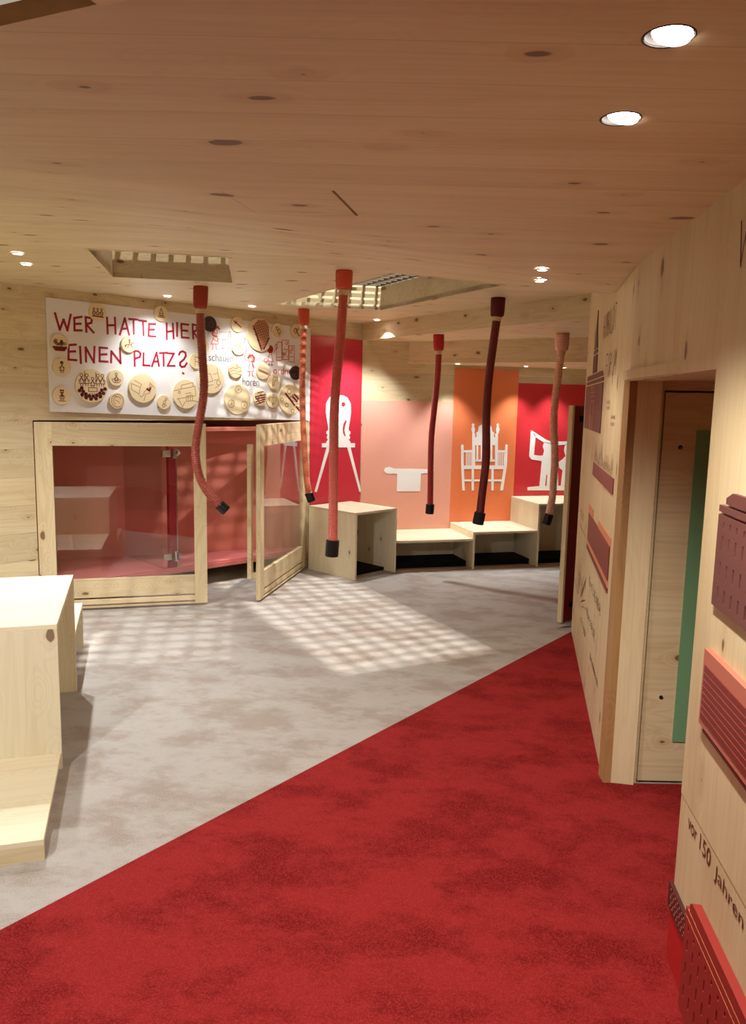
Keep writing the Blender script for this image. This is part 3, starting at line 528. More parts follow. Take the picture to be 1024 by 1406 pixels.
opening('window_1', sky2, 2.43, 0.19, 0.105, 0.022)
opening('window_2', sky1, 2.43, 0.26, 0.105, 0.030)

# ================================================================ LIGHT FITTINGS
def downlight(name, loc, rad, energy, label, group=None, target=None, size=95, blend=0.7, color=WARM, cat='downlight', soft=0.03, recessed=False, lens_tilt=None):
    root = empty(name, loc); tag(root, label, cat, group)
    ring = MB(); n = 28
    prof = [(rad, 0.0), (rad, -0.004), (rad*0.80, -0.006), (rad*0.74, 0.003 if not recessed else 0.03)]
    V = [(r*math.cos(i*2*PI/n), r*math.sin(i*2*PI/n), z) for r, z in prof for i in range(n)]
    ring.add(V, [(j*n+i, j*n+(i+1) % n, (j+1)*n+(i+1) % n, (j+1)*n+i) for j in range(len(prof)-1) for i in range(n)])
    if recessed:
        can = MB().tube([(0,0,0.0), (0,0,0.12)], rad*1.02, 28, False).tube([(0,0,0.119), (0,0,0.121)], rad*1.02, 28)
        can.build('can', M['can'], root, True)
        lens = MB().tube([(0,0,-0.002), (0,0,0.006)], rad*0.84, 28).build('lens', M['lens'], root)
        lens.location = (0.005, 0.002, 0.005); lens.rotation_euler = lens_tilt
        rim = MB()
        V = [(r*math.cos(i*2*PI/n), r*math.sin(i*2*PI/n), z) for r, z in ((rad*1.0,0.002),(rad*1.06,0.0),(rad*1.08,-0.0015),(rad*1.14,0.0)) for i in range(n)]
        rim.add(V, [(j*n+i, j*n+(i+1) % n, (j+1)*n+(i+1) % n, (j+1)*n+i) for j in range(3) for i in range(n)])
        rim.build('trim_ring', M['can'], root, True)
        zl = -0.03
    else:
        ring.build('trim_ring', M['trimw'], root, True)
        MB().tube([(0,0,-0.0045), (0,0,0.002)], rad*0.78, 24).build('lens', M['lens'], root)
        zl = -0.02
    l = bpy.data.lights.new('lamp', 'SPOT'); l.energy = energy; l.color = color; l.spot_size = R(size); l.spot_blend = blend; l.shadow_soft_size = soft
    lo = bpy.data.objects.new('lamp', l); COL.objects.link(lo); lo.parent = root; lo.location = (0, 0, zl)
    if target: lo.rotation_euler = (Vector(target) - Vector(loc)).to_track_quat('-Z', 'Y').to_euler()
    return root
cz = lambda x, y: ceil_z(x, y)
G = 'small recessed downlights in the timber ceiling'
for i, c in enumerate(SPOTS_BIG):
    downlight('downlight', (c[0], c[1], 2.22), 0.036, 22, ('large tilted downlight in a dark recess, nearer the red carpet entrance' if i == 0 else 'large tilted downlight in a dark recess, nearer the ceiling hatch'),
              'tilted downlights over the red carpet', target=(-0.1, c[1]+0.9, 0), recessed=True, lens_tilt=(-0.06, 0.24, 0), size=115)
K = 1.114
far_l = [((-1.802*K, 3.994*K), 46, (-1.75, 3.9, 0), 'round downlight over the white table, farther from the board wall of a pair', 125),
         ((-1.901*K, 4.313*K), 32, (-2.0, 4.6, 0), 'round downlight over the white table, closer to the board wall of a pair', 125),
         ((-1.458*K, 5.512*K), 12, (-1.95, 6.6, 0.9), 'round downlight in front of the white board beside the red-brown hose', 105),
         ((-0.948*K, 5.997*K), 10, (-1.3, 7.15, 0.9), 'round downlight in front of the white board beside the orange hose', 105)]
for (c, e, t, lab, sz) in far_l:
    downlight('downlight', (c[0], c[1], cz(*c) - 0.001), 0.034, e, lab, G, target=t, size=sz, color=COOL, blend=1.0)
for (c, lab, tilt) in (((0.69, 3.36), 'bright round downlight in the row of three, nearest the ceiling hatch', 0),
                 ((0.765, 3.71), 'middle downlight in the row of three on the timber ceiling', 0),
                 ((0.79, 3.90), 'smallest dim downlight in the row of three, nearest the diagonal beam', 0)):
    downlight('downlight', (c[0], c[1], cz(*c) - 0.001), 0.026, 3.5, lab, 'row of three downlights by the right wall', target=(c[0]-0.1, c[1]+0.3, 0), size=105)
downlight('downlight', (0.0, 7.56, 2.429), 0.032, 34, 'downlight close to the diagonal beam, throwing a bright scallop on it', G, target=(0.0, 7.5, 0), size=105, color=COOL)
for x, lab in ((0.945, 'soffit downlight above the joint of the blush pink and orange panels'), (1.71, 'soffit downlight above the joint of the orange and red panels'), (2.15, 'soffit downlight above the red panel with white figures')):
    p = W(BWO, BWA, x, -0.25, 2.0545)
    downlight('downlight', p, 0.03, 13, lab, 'soffit downlights over the benches', target=W(BWO, BWA, x, -0.27, 0), size=84, color=COOL)
# the lamp on the left, out of the picture, that lights the front of the table and the step
ol = bpy.data.lights.new('downlight_left_offscreen', 'SPOT'); ol.energy = 46; ol.color = COOL; ol.spot_size = R(115); ol.spot_blend = 0.7; ol.shadow_soft_size = 0.03
oo = bpy.data.objects.new('downlight_left_offscreen', ol); COL.objects.link(oo); oo.location = (-1.75, 1.15, 2.32)
oo.rotation_euler = (Vector((-1.5, 2.8, 0)) - Vector(oo.location)).to_track_quat('-Z', 'Y').to_euler()

# ================================================================ ALCOVE (frame LW)
alc = lambda mb, name, mat: struct(place(mb.build(name, mat), LWO, LWA))
alc(MB().slab([(OX0, 0.0), (OX1, 0.0), (OX1, 0.06), (-0.68, 0.10), (-2.3, 0.74), (-3.3, 1.15), (OX0-0.02, 0.06)], 0.155, 0.20), 'floor_alcove', M['alc_floor'])
alc(MB().box(OX0, OX1, -0.012, 0.01, 0.150, 0.187), 'trim_7', M['alc_floor'])
alc(MB().box(OX0-0.5, OX1+0.5, 0.55, 0.58, 0.0, 0.16), 'trim_8', M['woodX'])
alc(MB().slab([(OX0-0.5, 0.06), (OX1+0.5, 0.06), (OX1+0.5, 0.58), (OX0-0.5, 0.58)], 0.1545, 0.16), 'floor_alcove_carcass', M['woodX'])
for x_ in (OX0-0.03, OX1+0.0): alc(MB().box(x_, x_+0.03, 0.0, 0.58, 0.0, 0.156), 'trim_9', M['woodY'])
def seg_wall(x0, y0, x1, y1, z0, z1, name, mat):
    d = math.hypot(x1-x0, y1-y0); a = math.atan2(y1-y0, x1-x0)
    q = [(x0, y0), (x1, y1), (x1-0.03*math.sin(a), y1+0.03*math.cos(a)), (x0-0.03*math.sin(a), y0+0.03*math.cos(a))]
    return alc(MB().slab(q, z0, z1), name, mat)
seg_wall(-2.3, 0.74, -0.66, 0.085, 0.16, 1.468, 'wall_alcove_back', M['alc'])
seg_wall(-3.35, 1.16, -2.3, 0.74, 0.16, 1.468, 'wall_alcove_left_back', M['alc'])
seg_wall(OX0-0.02, 0.06, OX0-0.02, 1.18, 0.16, 1.468, 'wall_alcove_side', M['alc'])
alc(MB().slab([(OX0, 0.01), (OX1, 0.01), (-0.68, 0.10), (-2.3, 0.78), (-3.35, 1.2), (OX0-0.02, 0.06)], 1.388, 1.402), 'ceiling_alcove', M['alc'])
alc(MB().slab([(OX0-0.05, 0.03), (OX1+0.05, 0.03), (OX1+0.05, 1.25), (OX0-0.05, 1.25)], 1.464, 1.48), 'ceiling_alcove_void', M['woodX'])
alc(MB().box(-2.22, OX1, 0.012, 0.045, 1.368, 1.404), 'trim_10', M['alc'])
# glass partition inside, held by a red post
gp = empty('glass_partition', W(LWO, LWA, -2.15, 0.02, 0.20), LWA); tag(gp, 'frameless glass partition clamped to a dark red post inside the alcove', 'glass partition')
MB().box(-0.035, 0.035, -0.012, 0.03, -0.045, 1.21).build('post', M['post'], gp, bevel=0.003)
MB().box(0.032, 0.042, -0.014, 0.034, -0.045, 1.21).build('edge_strip', M['chrome'], gp)
MB().box(-0.098, -0.090, 0.0, 0.72, 0.004, 1.195).build('pane', M['glass'], gp)
for z in (0.985, 0.10):
    h = MB().box(-0.10, -0.02, -0.030, 0.012, z-0.03, z+0.03).build('hinge', M['chrome'], gp, bevel=0.006)
    MB().tube([(0.01,-0.026,z-0.045),(0.01,-0.026,z+0.045)], 0.016, 14).build('hinge_barrel', M['chrome'], h)
    MB().tube([(0.035,-0.02,z-0.025),(0.05,-0.045,z+0.01),(0.03,-0.05,z+0.03)], [0.018,0.016,0.008], 10).build('hinge_knob', M['chrome'], h, True)

# the two glazed leaves that close the alcove, both ajar
def leaf(name, hinge, ang, wid, mirror, label):
    """local x from hinge (0) to free edge (wid); outer face at -y for the left leaf"""
    root = empty(name, hinge, ang); tag(root, label, 'door', 'glazed leaves of the alcove')
    s = -1 if mirror else 1
    bx = lambda a, b: (min(s*a, s*b), max(s*a, s*b))
    def part(nm, a, b, z0, z1, mat, y0=0.0, y1=0.035, bev=0.0015):
        x0, x1 = bx(a, b); return MB().box(x0, x1, y0, y1, z0, z1).build(nm, mat, root, bevel=bev)
    st, ht, z0 = 0.122, 1.452, 0.016
    part('stile', 0.0, st, z0, ht, M['woodZ']); part('stile', wid-0.098, wid, z0, ht, M['woodZ'])
    part('top_rail', st, wid-0.098, 1.276, ht, M['woodX'])
    part('bottom_rail', st, wid-0.098, 0.098, 0.247, M['woodX'])
    part('slat', st, wid-0.098, 0.044, 0.083, M['woodX']); part('slat', st, wid-0.098, z0, 0.031, M['woodX'])
    part('glass_pane', st-0.008, wid-0.09, 0.240, 1.284, M['glass'], 0.014, 0.020, 0)
    return root
lh = W(LWO, LWA, OX0+0.006, -0.002)
la = math.atan2(6.074-lh.y, -1.321-lh.x)
L1w = math.hypot(6.074-lh.y, -1.321-lh.x)
l1 = leaf('glazed_door', lh, la, L1w, False, 'glazed timber door leaf standing ajar beside the table, hinged on the boarded wall')
rh = W(LWO, LWA, OX1-0.006, -0.002)
ra = math.atan2(rh.y-6.177, rh.x+0.912)
L2w = math.hypot(rh.y-6.177, rh.x+0.912)
l2 = leaf('glazed_door', rh, ra, L2w, True, 'glazed timber door leaf standing open beside the cube seat')
MB().box(-L2w-0.004, -L2w+0.045, 0.075, 0.11, 0.19, 1.29).build('rear_batten', M['woodZ'], l2, bevel=0.002)
MB().box(-L2w+0.01, -L2w+0.05, 0.03, 0.08, 0.19, 0.24).build('batten_bracket', M['woodX'], l2)

# ================================================================ WHITE BOARD (frame LW)
pb = empty('poster_board', LWO, LWA); tag(pb, 'long white board with crimson hand lettering and line drawings on the boarded wall', 'poster board')
BY = -0.012
MB().prism([(-3.165,1.528),(-0.685,1.458),(-0.685,2.332),(-3.165,2.358)], [], BY, 0.001).build('board', M['board'], pb)
def ink(name, lines, w, mat, parent, y=BY-0.0006):
    mb = MB()
    for s in lines: mb.strip(s, w, y)
    return flip_ribbons(mb.build(name, mat, parent))
for key, cuts in (('line1', (0, 4, 15, 22)), ('line2', (0, 7, 14, 15, 16))):
    for a, b in zip(cuts[:-1], cuts[1:]): ink('headline_word', D[key][a:b], 0.017, M['letter'], pb)
ink('drawing', D['girl1'], 0.006, M['orange_ink'], pb); ink('hair', D['hair1'], 0.016, M['orange_ink'], pb, BY-0.0008); ink('sight_line', D['dash1'], 0.005, M['orange_ink'], pb)
ink('drawing', D['girl2'], 0.006, M['letter'], pb); ink('hair', D['hair2'], 0.018, M['orange_ink'], pb, BY-0.0008)
ink('drawing', D['girl3'], 0.006, M['orange_ink'], pb); ink('hair', D['hair3'], 0.020, M['orange_ink'], pb, BY-0.0008)
def text(name, s, x, z, width, mat, parent, y, h=None, shear=0.0, space=1.0):
    cu = bpy.data.curves.new('t', 'FONT'); cu.body = s; cu.size = 1.0; cu.space_character = space; cu.shear = shear
    to = bpy.data.objects.new('t', cu); COL.objects.link(to)
    bpy.context.view_layer.update()
    dg = bpy.context.evaluated_depsgraph_get()
    me = bpy.data.meshes.new_from_object(to.evaluated_get(dg)); bpy.data.objects.remove(to)
    xs = [v.co.x for v in me.vertices]; ys = [v.co.y for v in me.vertices]
    k = width / (max(xs)-min(xs)); kz = h/(max(ys)-min(ys)) if h else k
    mb = MB().add([(x + (v.co.x-min(xs))*k, y, z + v.co.y*kz) for v in me.vertices], [tuple(p.vertices) for p in me.polygons])
    return flip_ribbons(mb.build(name, mat, parent))
text('caption', 'schauen', -1.800, 1.972, 0.25, M['grey_ink'], pb, BY-0.0006, 0.062)
text('caption', 'hören', -1.455, 1.770, 0.18, M['grey_ink'], pb, BY-0.0006, 0.072)
text('caption', 'ordnen', -1.118, 1.887, 0.255, M['orange_ink'], pb, BY-0.0006, 0.066)

# ---- wooden discs pinned to the board, each its own thing
def ring_(cx, cz, r, n=14, a0=0.0, a1=2*PI): return [(cx + r*math.cos(a0+(a1-a0)*i/n), cz + r*math.sin(a0+(a1-a0)*i/n)) for i in range(n+1)]
def person(x, z, h):
    return [ring_(x, z+h*0.86, h*0.13, 8), [(x, z+h*0.72), (x-h*0.2, z+h*0.2), (x+h*0.2, z+h*0.2), (x, z+h*0.72)], [(x-h*0.09, z+h*0.2), (x-h*0.1, z)], [(x+h*0.09, z+h*0.2), (x+h*0.1, z)], [(x-h*0.24, z+h*0.4), (x, z+h*0.62), (x+h*0.24, z+h*0.4)]]
def motif(n):
    rnd = random.Random(n); ln = []; dk = []
    if n == 'court':
        for x in (-0.45, 0.0, 0.45): ln += person(x, -0.4, 0.85)
        dk += [[(-0.6,-0.45),(0.6,-0.5)]]
    elif n == 'bell':
        ln += [[(0,0.7),(-0.08,0.45),(-0.2,0.2),(-0.25,-0.2),(0.25,-0.2),(0.2,0.2),(0.08,0.45),(0,0.7)], [(-0.4,-0.3),(0.4,-0.3)], [(-0.5,-0.45),(0.5,-0.45)], [(-0.2,0.05),(0.2,0.05)]]
    elif n == 'crowd':
        for i in range(14):
            a = rnd.uniform(0, 6.28); r = rnd.uniform(0.1, 0.75); ln.append(ring_(r*math.cos(a), abs(r*math.sin(a))*0.9-0.15, 0.13, 7))
        dk += [[(-0.75,-0.35),(0.75,-0.35)],[(-0.7,-0.48),(0.7,-0.48)],[(-0.6,-0.6),(0.6,-0.6)],[(-0.5,-0.72),(0.5,-0.72)]]
    elif n == 'rider':
        ln += [[(-0.5,-0.4),(-0.35,-0.05),(0.25,-0.05),(0.5,0.25),(0.6,0.1)], [(0.3,-0.05),(0.45,-0.45)], [(-0.3,-0.05),(-0.55,-0.2)], [(0,-0.05),(0.05,0.35)], ring_(0.07,0.47,0.11,8), [(0.05,0.25),(0.3,0.15)], [(-0.1,-0.05),(-0.15,-0.45)]]
    elif n in ('figure', 'queen', 'seated'):
        ln += person(0, -0.6, 1.2)
        if n == 'queen': dk += [[(-0.18,0.55),(0.18,0.55)],[(-0.14,0.3),(0.14,0.3)],[(0,0.2),(0,-0.2)]]; ln += [[(-0.4,-0.6),(0.4,-0.62)]]
        if n == 'seated': ln += [[(-0.55,-0.35),(-0.3,-0.6),(0.3,-0.6),(0.55,-0.35)], [(-0.6,-0.2),(0.55,-0.25)]]
        if n == 'figure': dk += [ring_(0.0,0.5,0.07,6)]
    elif n == 'throne':
        for x in (-0.62, -0.3, 0.38, 0.66): ln += person(x, 0.0, 0.72)
        ln += person(0.05, -0.1, 0.62) + [[(-0.2,-0.1),(0.3,-0.1),(0.32,-0.32),(-0.22,-0.32),(-0.2,-0.1)], [(-0.42,0.85),(-0.42,0.1)], [(0.26,0.8),(0.26,0.1)]]
        for i in range(16):
            a = PI + 0.15 + i*(PI-0.3)/15; r = 0.62 + 0.18*(i % 2)
            dk.append(ring_(r*math.cos(a)*1.02, r*math.sin(a)*0.9-0.05, 0.045, 6))
        for i in range(9): ln.append([(-0.6+i*0.15, -0.42), (-0.62+i*0.15, -0.7)])
    elif n == 'swirl':
        ln += [ring_(0,0,0.78,20), ring_(0,0,0.5,12,0.4,4.2), [(-0.25,0.05),(0.1,-0.1),(0.3,-0.35)], ring_(-0.3,0.3,0.3,8,0.2,2.4)]
    elif n == 'faller':
        ln += [[(-0.85,0.3),(-0.2,0.05),(-0.3,-0.4),(-0.85,-0.1),(-0.85,0.3)], [(-0.6,0.5),(-0.1,0.25),(-0.2,0.05)], [(0.05,-0.3),(0.35,0.0),(0.6,0.1),(0.5,-0.3),(0.2,-0.4)], ring_(0.58,0.2,0.1,8), [(0.5,0.4),(0.85,0.05)], [(0.1,-0.35),(-0.1,-0.6),(-0.3,-0.5)], [(0.2,-0.4),(0.05,-0.85)]]
        dk += [[(0.3,-0.05),(0.45,-0.15),(0.55,0.0)]]
    elif n == 'child':
        ln += [ring_(0.3,0.4,0.15,8), [(0.25,0.25),(0.1,-0.2),(-0.2,-0.3),(-0.1,0.1),(0.2,0.25)], ring_(-0.1,-0.5,0.2,8), [(0.1,-0.2),(0.35,-0.55)]]
    elif n == 'house':
        ln += [[(-0.9,0.2),(0.7,0.55),(0.75,-0.1),(-0.7,-0.35)], [(-0.35,0.35),(-0.35,0.58),(0.55,0.8),(0.55,0.55)], [(0,-0.5),(0.05,-0.12),(0.5,-0.05),(0.5,-0.45),(0,-0.5)], [(0.15,-0.48),(0.17,-0.12)], [(0.33,-0.46),(0.35,-0.1)], [(-0.05,0.02),(0.4,0.1)], ring_(-0.5,0.1,0.09,6), [(-0.6,-0.3),(-0.3,-0.85)], [(0.5,-0.45),(0.9,-0.5)], [(-0.1,-0.55),(-0.3,-0.9)]]
    elif n == 'chair':
        ln += [[(-0.2,0.55),(-0.15,-0.05),(0.25,-0.05),(0.3,0.5),(-0.2,0.55)], [(-0.15,-0.05),(-0.2,-0.55)], [(0.25,-0.05),(0.3,-0.5)]]
    elif n == 'carriage':
        ln += [[(-0.6,0.2),(-0.1,0.35),(0.1,-0.15),(-0.5,-0.3),(-0.6,0.2)], [(0.15,0.3),(0.5,0.4),(0.6,0.0),(0.2,-0.1)], ring_(0.55,-0.25,0.16,10), [(-0.3,-0.5),(0.1,-0.4)], [(0.3,-0.6),(0.6,-0.45)], [(0.45,0.75),(0.5,0.4)]]
    elif n == 'plain': ln += [ring_(0,0,0.4,10), [(-0.2,-0.2),(0.2,0.2)]]
    elif n == 'dark': ln += [ring_(0.15,-0.1,0.35,10), [(0.0,0.3),(0.3,0.2)]]
    elif n == 'darkface': ln += [ring_(0.0,-0.3,0.3,10)]
    elif n == 'sword': dk += [[(-0.45,0.35),(0.5,-0.3)], [(-0.45,0.1),(-0.15,0.4)], [(-0.6,0.45),(-0.4,0.3)]]
    elif n == 'hat': ln += [[(-0.5,0.05),(-0.2,0.35),(0.3,0.1),(0.5,-0.25),(0.1,-0.1),(-0.5,0.05)], [(-0.2,0.0),(0.35,-0.2)], [(-0.1,0.2),(0.2,0.05)]]
    elif n == 'hills':
        ln += [[(-0.9,0.1),(-0.4,0.35),(0.1,0.2),(0.6,0.45),(0.85,0.3)], [(-0.85,-0.2),(-0.3,0.0),(0.3,-0.2),(0.9,-0.05)], [(-0.7,-0.5),(0,-0.35),(0.7,-0.55)], ring_(0.2,0.6,0.14,8)]
    elif n == 'letter':
        ln += [ring_(-0.1,0.3,0.2,8), [(-0.4,0.5),(0.2,-0.5)], [(0.0,0.1),(0.4,0.3)], [(-0.1,-0.1),(0.5,0.1)], [(0.0,-0.4),(0.55,-0.1)], [(0.1,-0.65),(0.5,-0.3)]]
    elif n == 'ribbon':
        ln += [[(-0.6,-0.1),(-0.3,0.4),(0.0,0.3),(0.1,-0.3),(0.5,-0.7)], [(-0.3,-0.4),(0.0,0.0),(0.3,0.5)], ring_(-0.25,0.1,0.25,8)]
        dk += [[(-0.1,0.2),(0.15,-0.35),(0.5,-0.65)]]
    elif n == 'ruler':
        ln += [[(-0.7,0.25),(0.75,-0.2),(0.7,-0.4),(-0.75,0.05),(-0.7,0.25)]]; dk += [[(-0.5+i*0.18, 0.14-i*0.056), (-0.52+i*0.18, 0.02-i*0.056)] for i in range(7)]
    elif n == 'map':
        ln += [[(-0.1,0.65),(0.6,0.5),(0.5,0.2),(0.1,0.1),(-0.05,-0.5),(-0.3,-0.6),(-0.2,0.1),(-0.1,0.65)], [(-0.4,-0.3),(-0.1,-0.5)]]
    elif n == 'rings':
        for cx, cz_ in ((0.05, 0.62), (-0.5, -0.3), (0.5, -0.38)): ln += [ring_(cx, cz_, 0.24, 14), [(cx-0.08,cz_-0.08),(cx+0.06,cz_-0.02),(cx-0.02,cz_+0.1)]]
    elif n == 'weave':
        dk += [[(-0.7,-0.2+i*0.3),(0.7,0.1+i*0.3)] for i in range(-1, 2)] + [[(-0.5,-0.75),(0.6,-0.45)], [(-0.4,0.6),(0.4,0.75)], [(-0.8,0.1),(0.0,-0.7)]]
        ln += [ring_(0.1,0.35,0.15,6), ring_(-0.3,-0.1,0.15,6), ring_(0.4,-0.1,0.15,6)]
    elif n == 'face':
        ln += [ring_(-0.3,0.2,0.3,9,0.3,4.0), ring_(0.3,0.15,0.3,9,-1.0,2.6), [(-0.3,-0.2),(0,-0.35),(0.4,-0.3)], ring_(0,-0.5,0.1,6), [(0,0.5),(0.05,0.7)]]
    elif n == 'tools':
        ln += [ring_(-0.75,-0.05,0.12,8), ring_(-0.35,-0.4,0.13,8), ring_(0.15,-0.78,0.13,8), ring_(-0.15,0.5,0.16,8), [(-0.1,0.1),(0.2,0.3),(0.6,0.25),(0.5,-0.2),(0.1,-0.1)], [(0.4,-0.3),(0.75,-0.3)], [(0.5,-0.6),(0.85,-0.45)]]
        dk += [[(-0.45,0.35),(-0.2,0.1)], [(-0.15,0.05),(0.3,-0.4)], [(0.3,0.3),(0.6,0.05)], [(0.45,-0.5),(0.7,-0.75)], [(0.15,0.15),(0.5,-0.15)]]
    return ln, dk
disc_text = {'court':'three robed figures','bell':'a slender bell-shaped tower','crowd':'a dense dark red crowd','rider':'a rider on a horse','figure':'one standing figure','throne':'a big crowd around a throne','seated':'a cross-legged seated figure','queen':'a crowned standing figure','swirl':'a round swirl','faller':'a man tumbling beside a chest','child':'a crouching child','house':'a wide house front with doors','chair':'a simple chair','carriage':'boxes and a small wheel','plain':'a plain ring','dark':'a dark ring','sword':'a dark sword','hat':'a small hat','hills':'orange hills','bench':'a woven quilted slab','letter':'slanting script','ribbon':'a looping ribbon','ruler':'a small notched bar','map':'a map-like outline','darkface':'a faint curve','rings':'three small rings','weave':'dark red woven bands','face':'a pair of loops','tools':'scattered rings and tools'}
for nm, x, z, r in D['discs']:
    p = W(LWO, LWA, x, BY, z)
    root = empty('wooden_disc', p, LWA)
    dark = nm in ('dark', 'darkface')
    big = 'large' if r > 0.1 else 'small'
    if dark: lab = 'small dark brown disc ' + ('beside the crimson headline on the white board' if nm == 'dark' else 'covering the end of the orange word on the white board')
    else: lab = big + ' pale wooden disc on the white board showing ' + disc_text[nm]
    tag(root, lab, 'disc', 'round wooden picture discs on the white board')
    th = 0.016
    if nm == 'bench':
        pts = ring_(0, 0, r, 30, 0.0, 2*PI)[:-1]
        pts = [(min(a, 0.098), b) for a, b in pts]
        MB().prism(pts, [], -th, 0.0005).build('plate', M['disc'], root)
        ov = [(-0.075,0.075),(-0.03,0.128),(0.05,0.132),(0.092,0.08),(0.094,-0.02),(0.035,-0.125),(0.01,-0.13)]
        MB().prism(ov, [], -th-0.002, -th).build('quilt', paint('quilt_tan', srgb(206, 150, 112), 0.6), root)
        gl = []
        def inpoly(p):
            c = False; j = len(ov)-1
            for i in range(len(ov)):
                if (ov[i][1] > p[1]) != (ov[j][1] > p[1]) and p[0] < (ov[j][0]-ov[i][0])*(p[1]-ov[i][1])/(ov[j][1]-ov[i][1])+ov[i][0]: c = not c
                j = i
            return c
        for k in range(-8, 9):
            for dirn in ((0.45, -0.9), (0.93, 0.35)):
                nx, nz = -dirn[1]*0.022*k, dirn[0]*0.022*k
                seg = [(nx+0.01+dirn[0]*t*0.008, nz+0.0+dirn[1]*t*0.008) for t in range(-25, 26)]
                seg = [q for q in seg if inpoly(q)]
                if len(seg) > 1: gl.append([seg[0], seg[-1]])
        ink('engraving', gl, 0.0035, M['ink'], root, -th-0.0026)
        ink('engraving_bold', [[(-0.078,0.072),(0.008,-0.132)], [(0.035,-0.125),(0.094,-0.022)]] + [[(-0.075+0.021*i, 0.045-0.046*i), (-0.062+0.021*i, 0.04-0.046*i)] for i in range(4)], 0.012, M['ink_dark'], root, -th-0.003)
        continue
    MB().disc(0, 0, r, -th, 0.0005, 36, 0.002).build('plate', M['dark_disc'] if dark else M['disc'], root)
    ln, dk = motif(nm)
    sc = lambda L: [[(a*r, b*r) for a, b in s] for s in L]
    pale = nm in ('faller', 'child', 'house', 'chair', 'carriage', 'rings', 'plain', 'map', 'face', 'hat', 'swirl')
    step_ = {'rings': 2, 'tools': 1}.get(nm, 999)
    for q_ in range(0, len(ln), step_): ink('engraving', sc(ln[q_:q_+step_]), 0.0050, M['ink_pale'] if pale else (M['orange_ink'] if nm == 'hills' else M['ink']), root, -th-0.0006)
    step_ = 1 if nm in ('tools', 'throne', 'ruler') else 999
    for q_ in range(0, len(dk), step_): ink('engraving_bold', sc(dk[q_:q_+step_]), max(0.006, r*0.13), M['ink_dark'], root, -th-0.0009)

# ================================================================ COLOUR PANELS WITH WHITE CUT-OUTS
def panel(name, org, ang, x0, x1, z0, z1, mat, label, cut_mat_polys, holes_mat=None, hole_polys=()):
    root = empty(name, W(org, ang, x0, 0, z0), ang); tag(root, label, 'wall panel')
    MB().box(0, x1-x0, -0.010, 0.0005, 0, z1-z0).build('sheet', mat, root)
    mb = MB()
    for pl_ in cut_mat_polys: mb.prism([(a-x0, b-z0) for a, b in pl_], [], -0.0135, -0.0098)
    mb.build('cutout', M['cut'], root)
    if hole_polys:
        for pl_ in hole_polys: MB().prism([(a-x0, b-z0) for a, b in pl_], [], -0.0142, -0.0132).build('cutout_opening', mat, root)
    return root
panel('colour_panel', LWO, LWA, -0.668, -0.004, 0.60, 2.268, M['p_red'], 'tall crimson panel with a white three-legged chair silhouette behind the cube seat', D['chair1'], None, D['chair1h'])
panel('colour_panel', BWO, BWA, 0.012, 1.007, 0.28, 1.666, M['p_pink'], 'wide blush pink panel with a white towel-shaped silhouette', D['towel'])
panel('colour_panel', BWO, BWA, 1.008, 1.748, 0.35, 2.022, M['p_orange'], 'tall orange panel with a white throne silhouette', D['throne'])
panel('colour_panel', BWO, BWA, 1.749, 3.0, 0.62, 1.886, M['p_red2'], 'red panel with white banner-carrying figures in the corner', D['banner'])

# ================================================================ CUBE SEAT AND BENCHES
T = 0.022
ca = R(45)
cube = empty('cube_seat', (-0.628, 7.484, 0), R(-44)); tag(cube, 'open cube seat of pale timber standing cornerwise before the crimson panel', 'seat')
# local x: A->B, local y: A->D
CW, CD, CH = 0.655, 0.565, 0.635
MB().box(0, CW, 0, CD, CH-T, CH).build('top', M['woodTop'], cube, bevel=0.002)
MB().box(0, CW, 0, T, 0, CH-T).build('side_panel', M['woodPale'], cube, bevel=0.0015)
MB().box(0, CW, CD-T, CD, 0, CH-T).build('side_panel', M['woodPale'], cube, bevel=0.0015)
MB().box(0.02, 0.02+T, T, CD-T, 0, CH-T).build('rear_panel', M['woodPale'], cube)
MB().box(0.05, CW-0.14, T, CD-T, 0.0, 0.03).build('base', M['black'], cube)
FD = -0.665                                            # bench fronts, in front of the back wall
def bench(name, x0, x1, h, lp, rp, label, skew=False):
    root = empty(name, W(BWO, BWA, x0, FD, 0), BWA); tag(root, label, 'bench'); w = x1-x0; dpt = -FD - 0.012
    if skew:                                           # its left end follows the cube seat's side
        MB().slab([(0, 0), (w, 0), (w, dpt), (0.016-x0, dpt), (0.016-x0, 0.372)], h-T, h).build('top', M['woodTop'], root)
        MB().box(0.016-x0, w, dpt-0.12, dpt-0.10, 0.0, h-T).build('rear_panel', M['woodPale'], root)
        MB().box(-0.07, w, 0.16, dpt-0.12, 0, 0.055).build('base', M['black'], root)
        MB().box(0.0, w, 0.012, 0.03, 0, 0.014).build('front_sill', M['ply'], root)
        return root
    MB().box(0, w, 0, dpt, h-T, h).build('top', M['woodTop'], root, bevel=0.002)
    if lp: MB().box(0, T, 0.001, dpt, 0, h-T).build('side_panel', M['woodPale'], root)
    if rp: MB().box(w-T, w, 0.001, dpt, 0, h-T).build('side_panel', M['woodPale'], root)
    MB().box(T if lp else 0.0, w-(T if rp else 0.0), dpt-0.12, dpt-0.10, 0.0, h-T).build('rear_panel', M['woodPale'], root)
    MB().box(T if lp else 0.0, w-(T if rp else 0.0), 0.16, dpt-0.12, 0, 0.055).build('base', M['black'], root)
    MB().box(T if lp else 0.0, w-(T if rp else 0.0), 0.012, 0.03, 0, 0.014).build('front_sill', M['ply'], root)
    return root
bx1 = lambda x, y: (x-BWO[0])*math.cos(BWA) + (y-BWO[1])*math.sin(BWA)
xb0, xb1, xb2 = 0.229, bx1(1.003, 7.655), bx1(1.695, 7.81)
bench('bench', xb0, xb1, 0.312, False, False, 'lowest pale timber bench, under the blush pink panel', True)
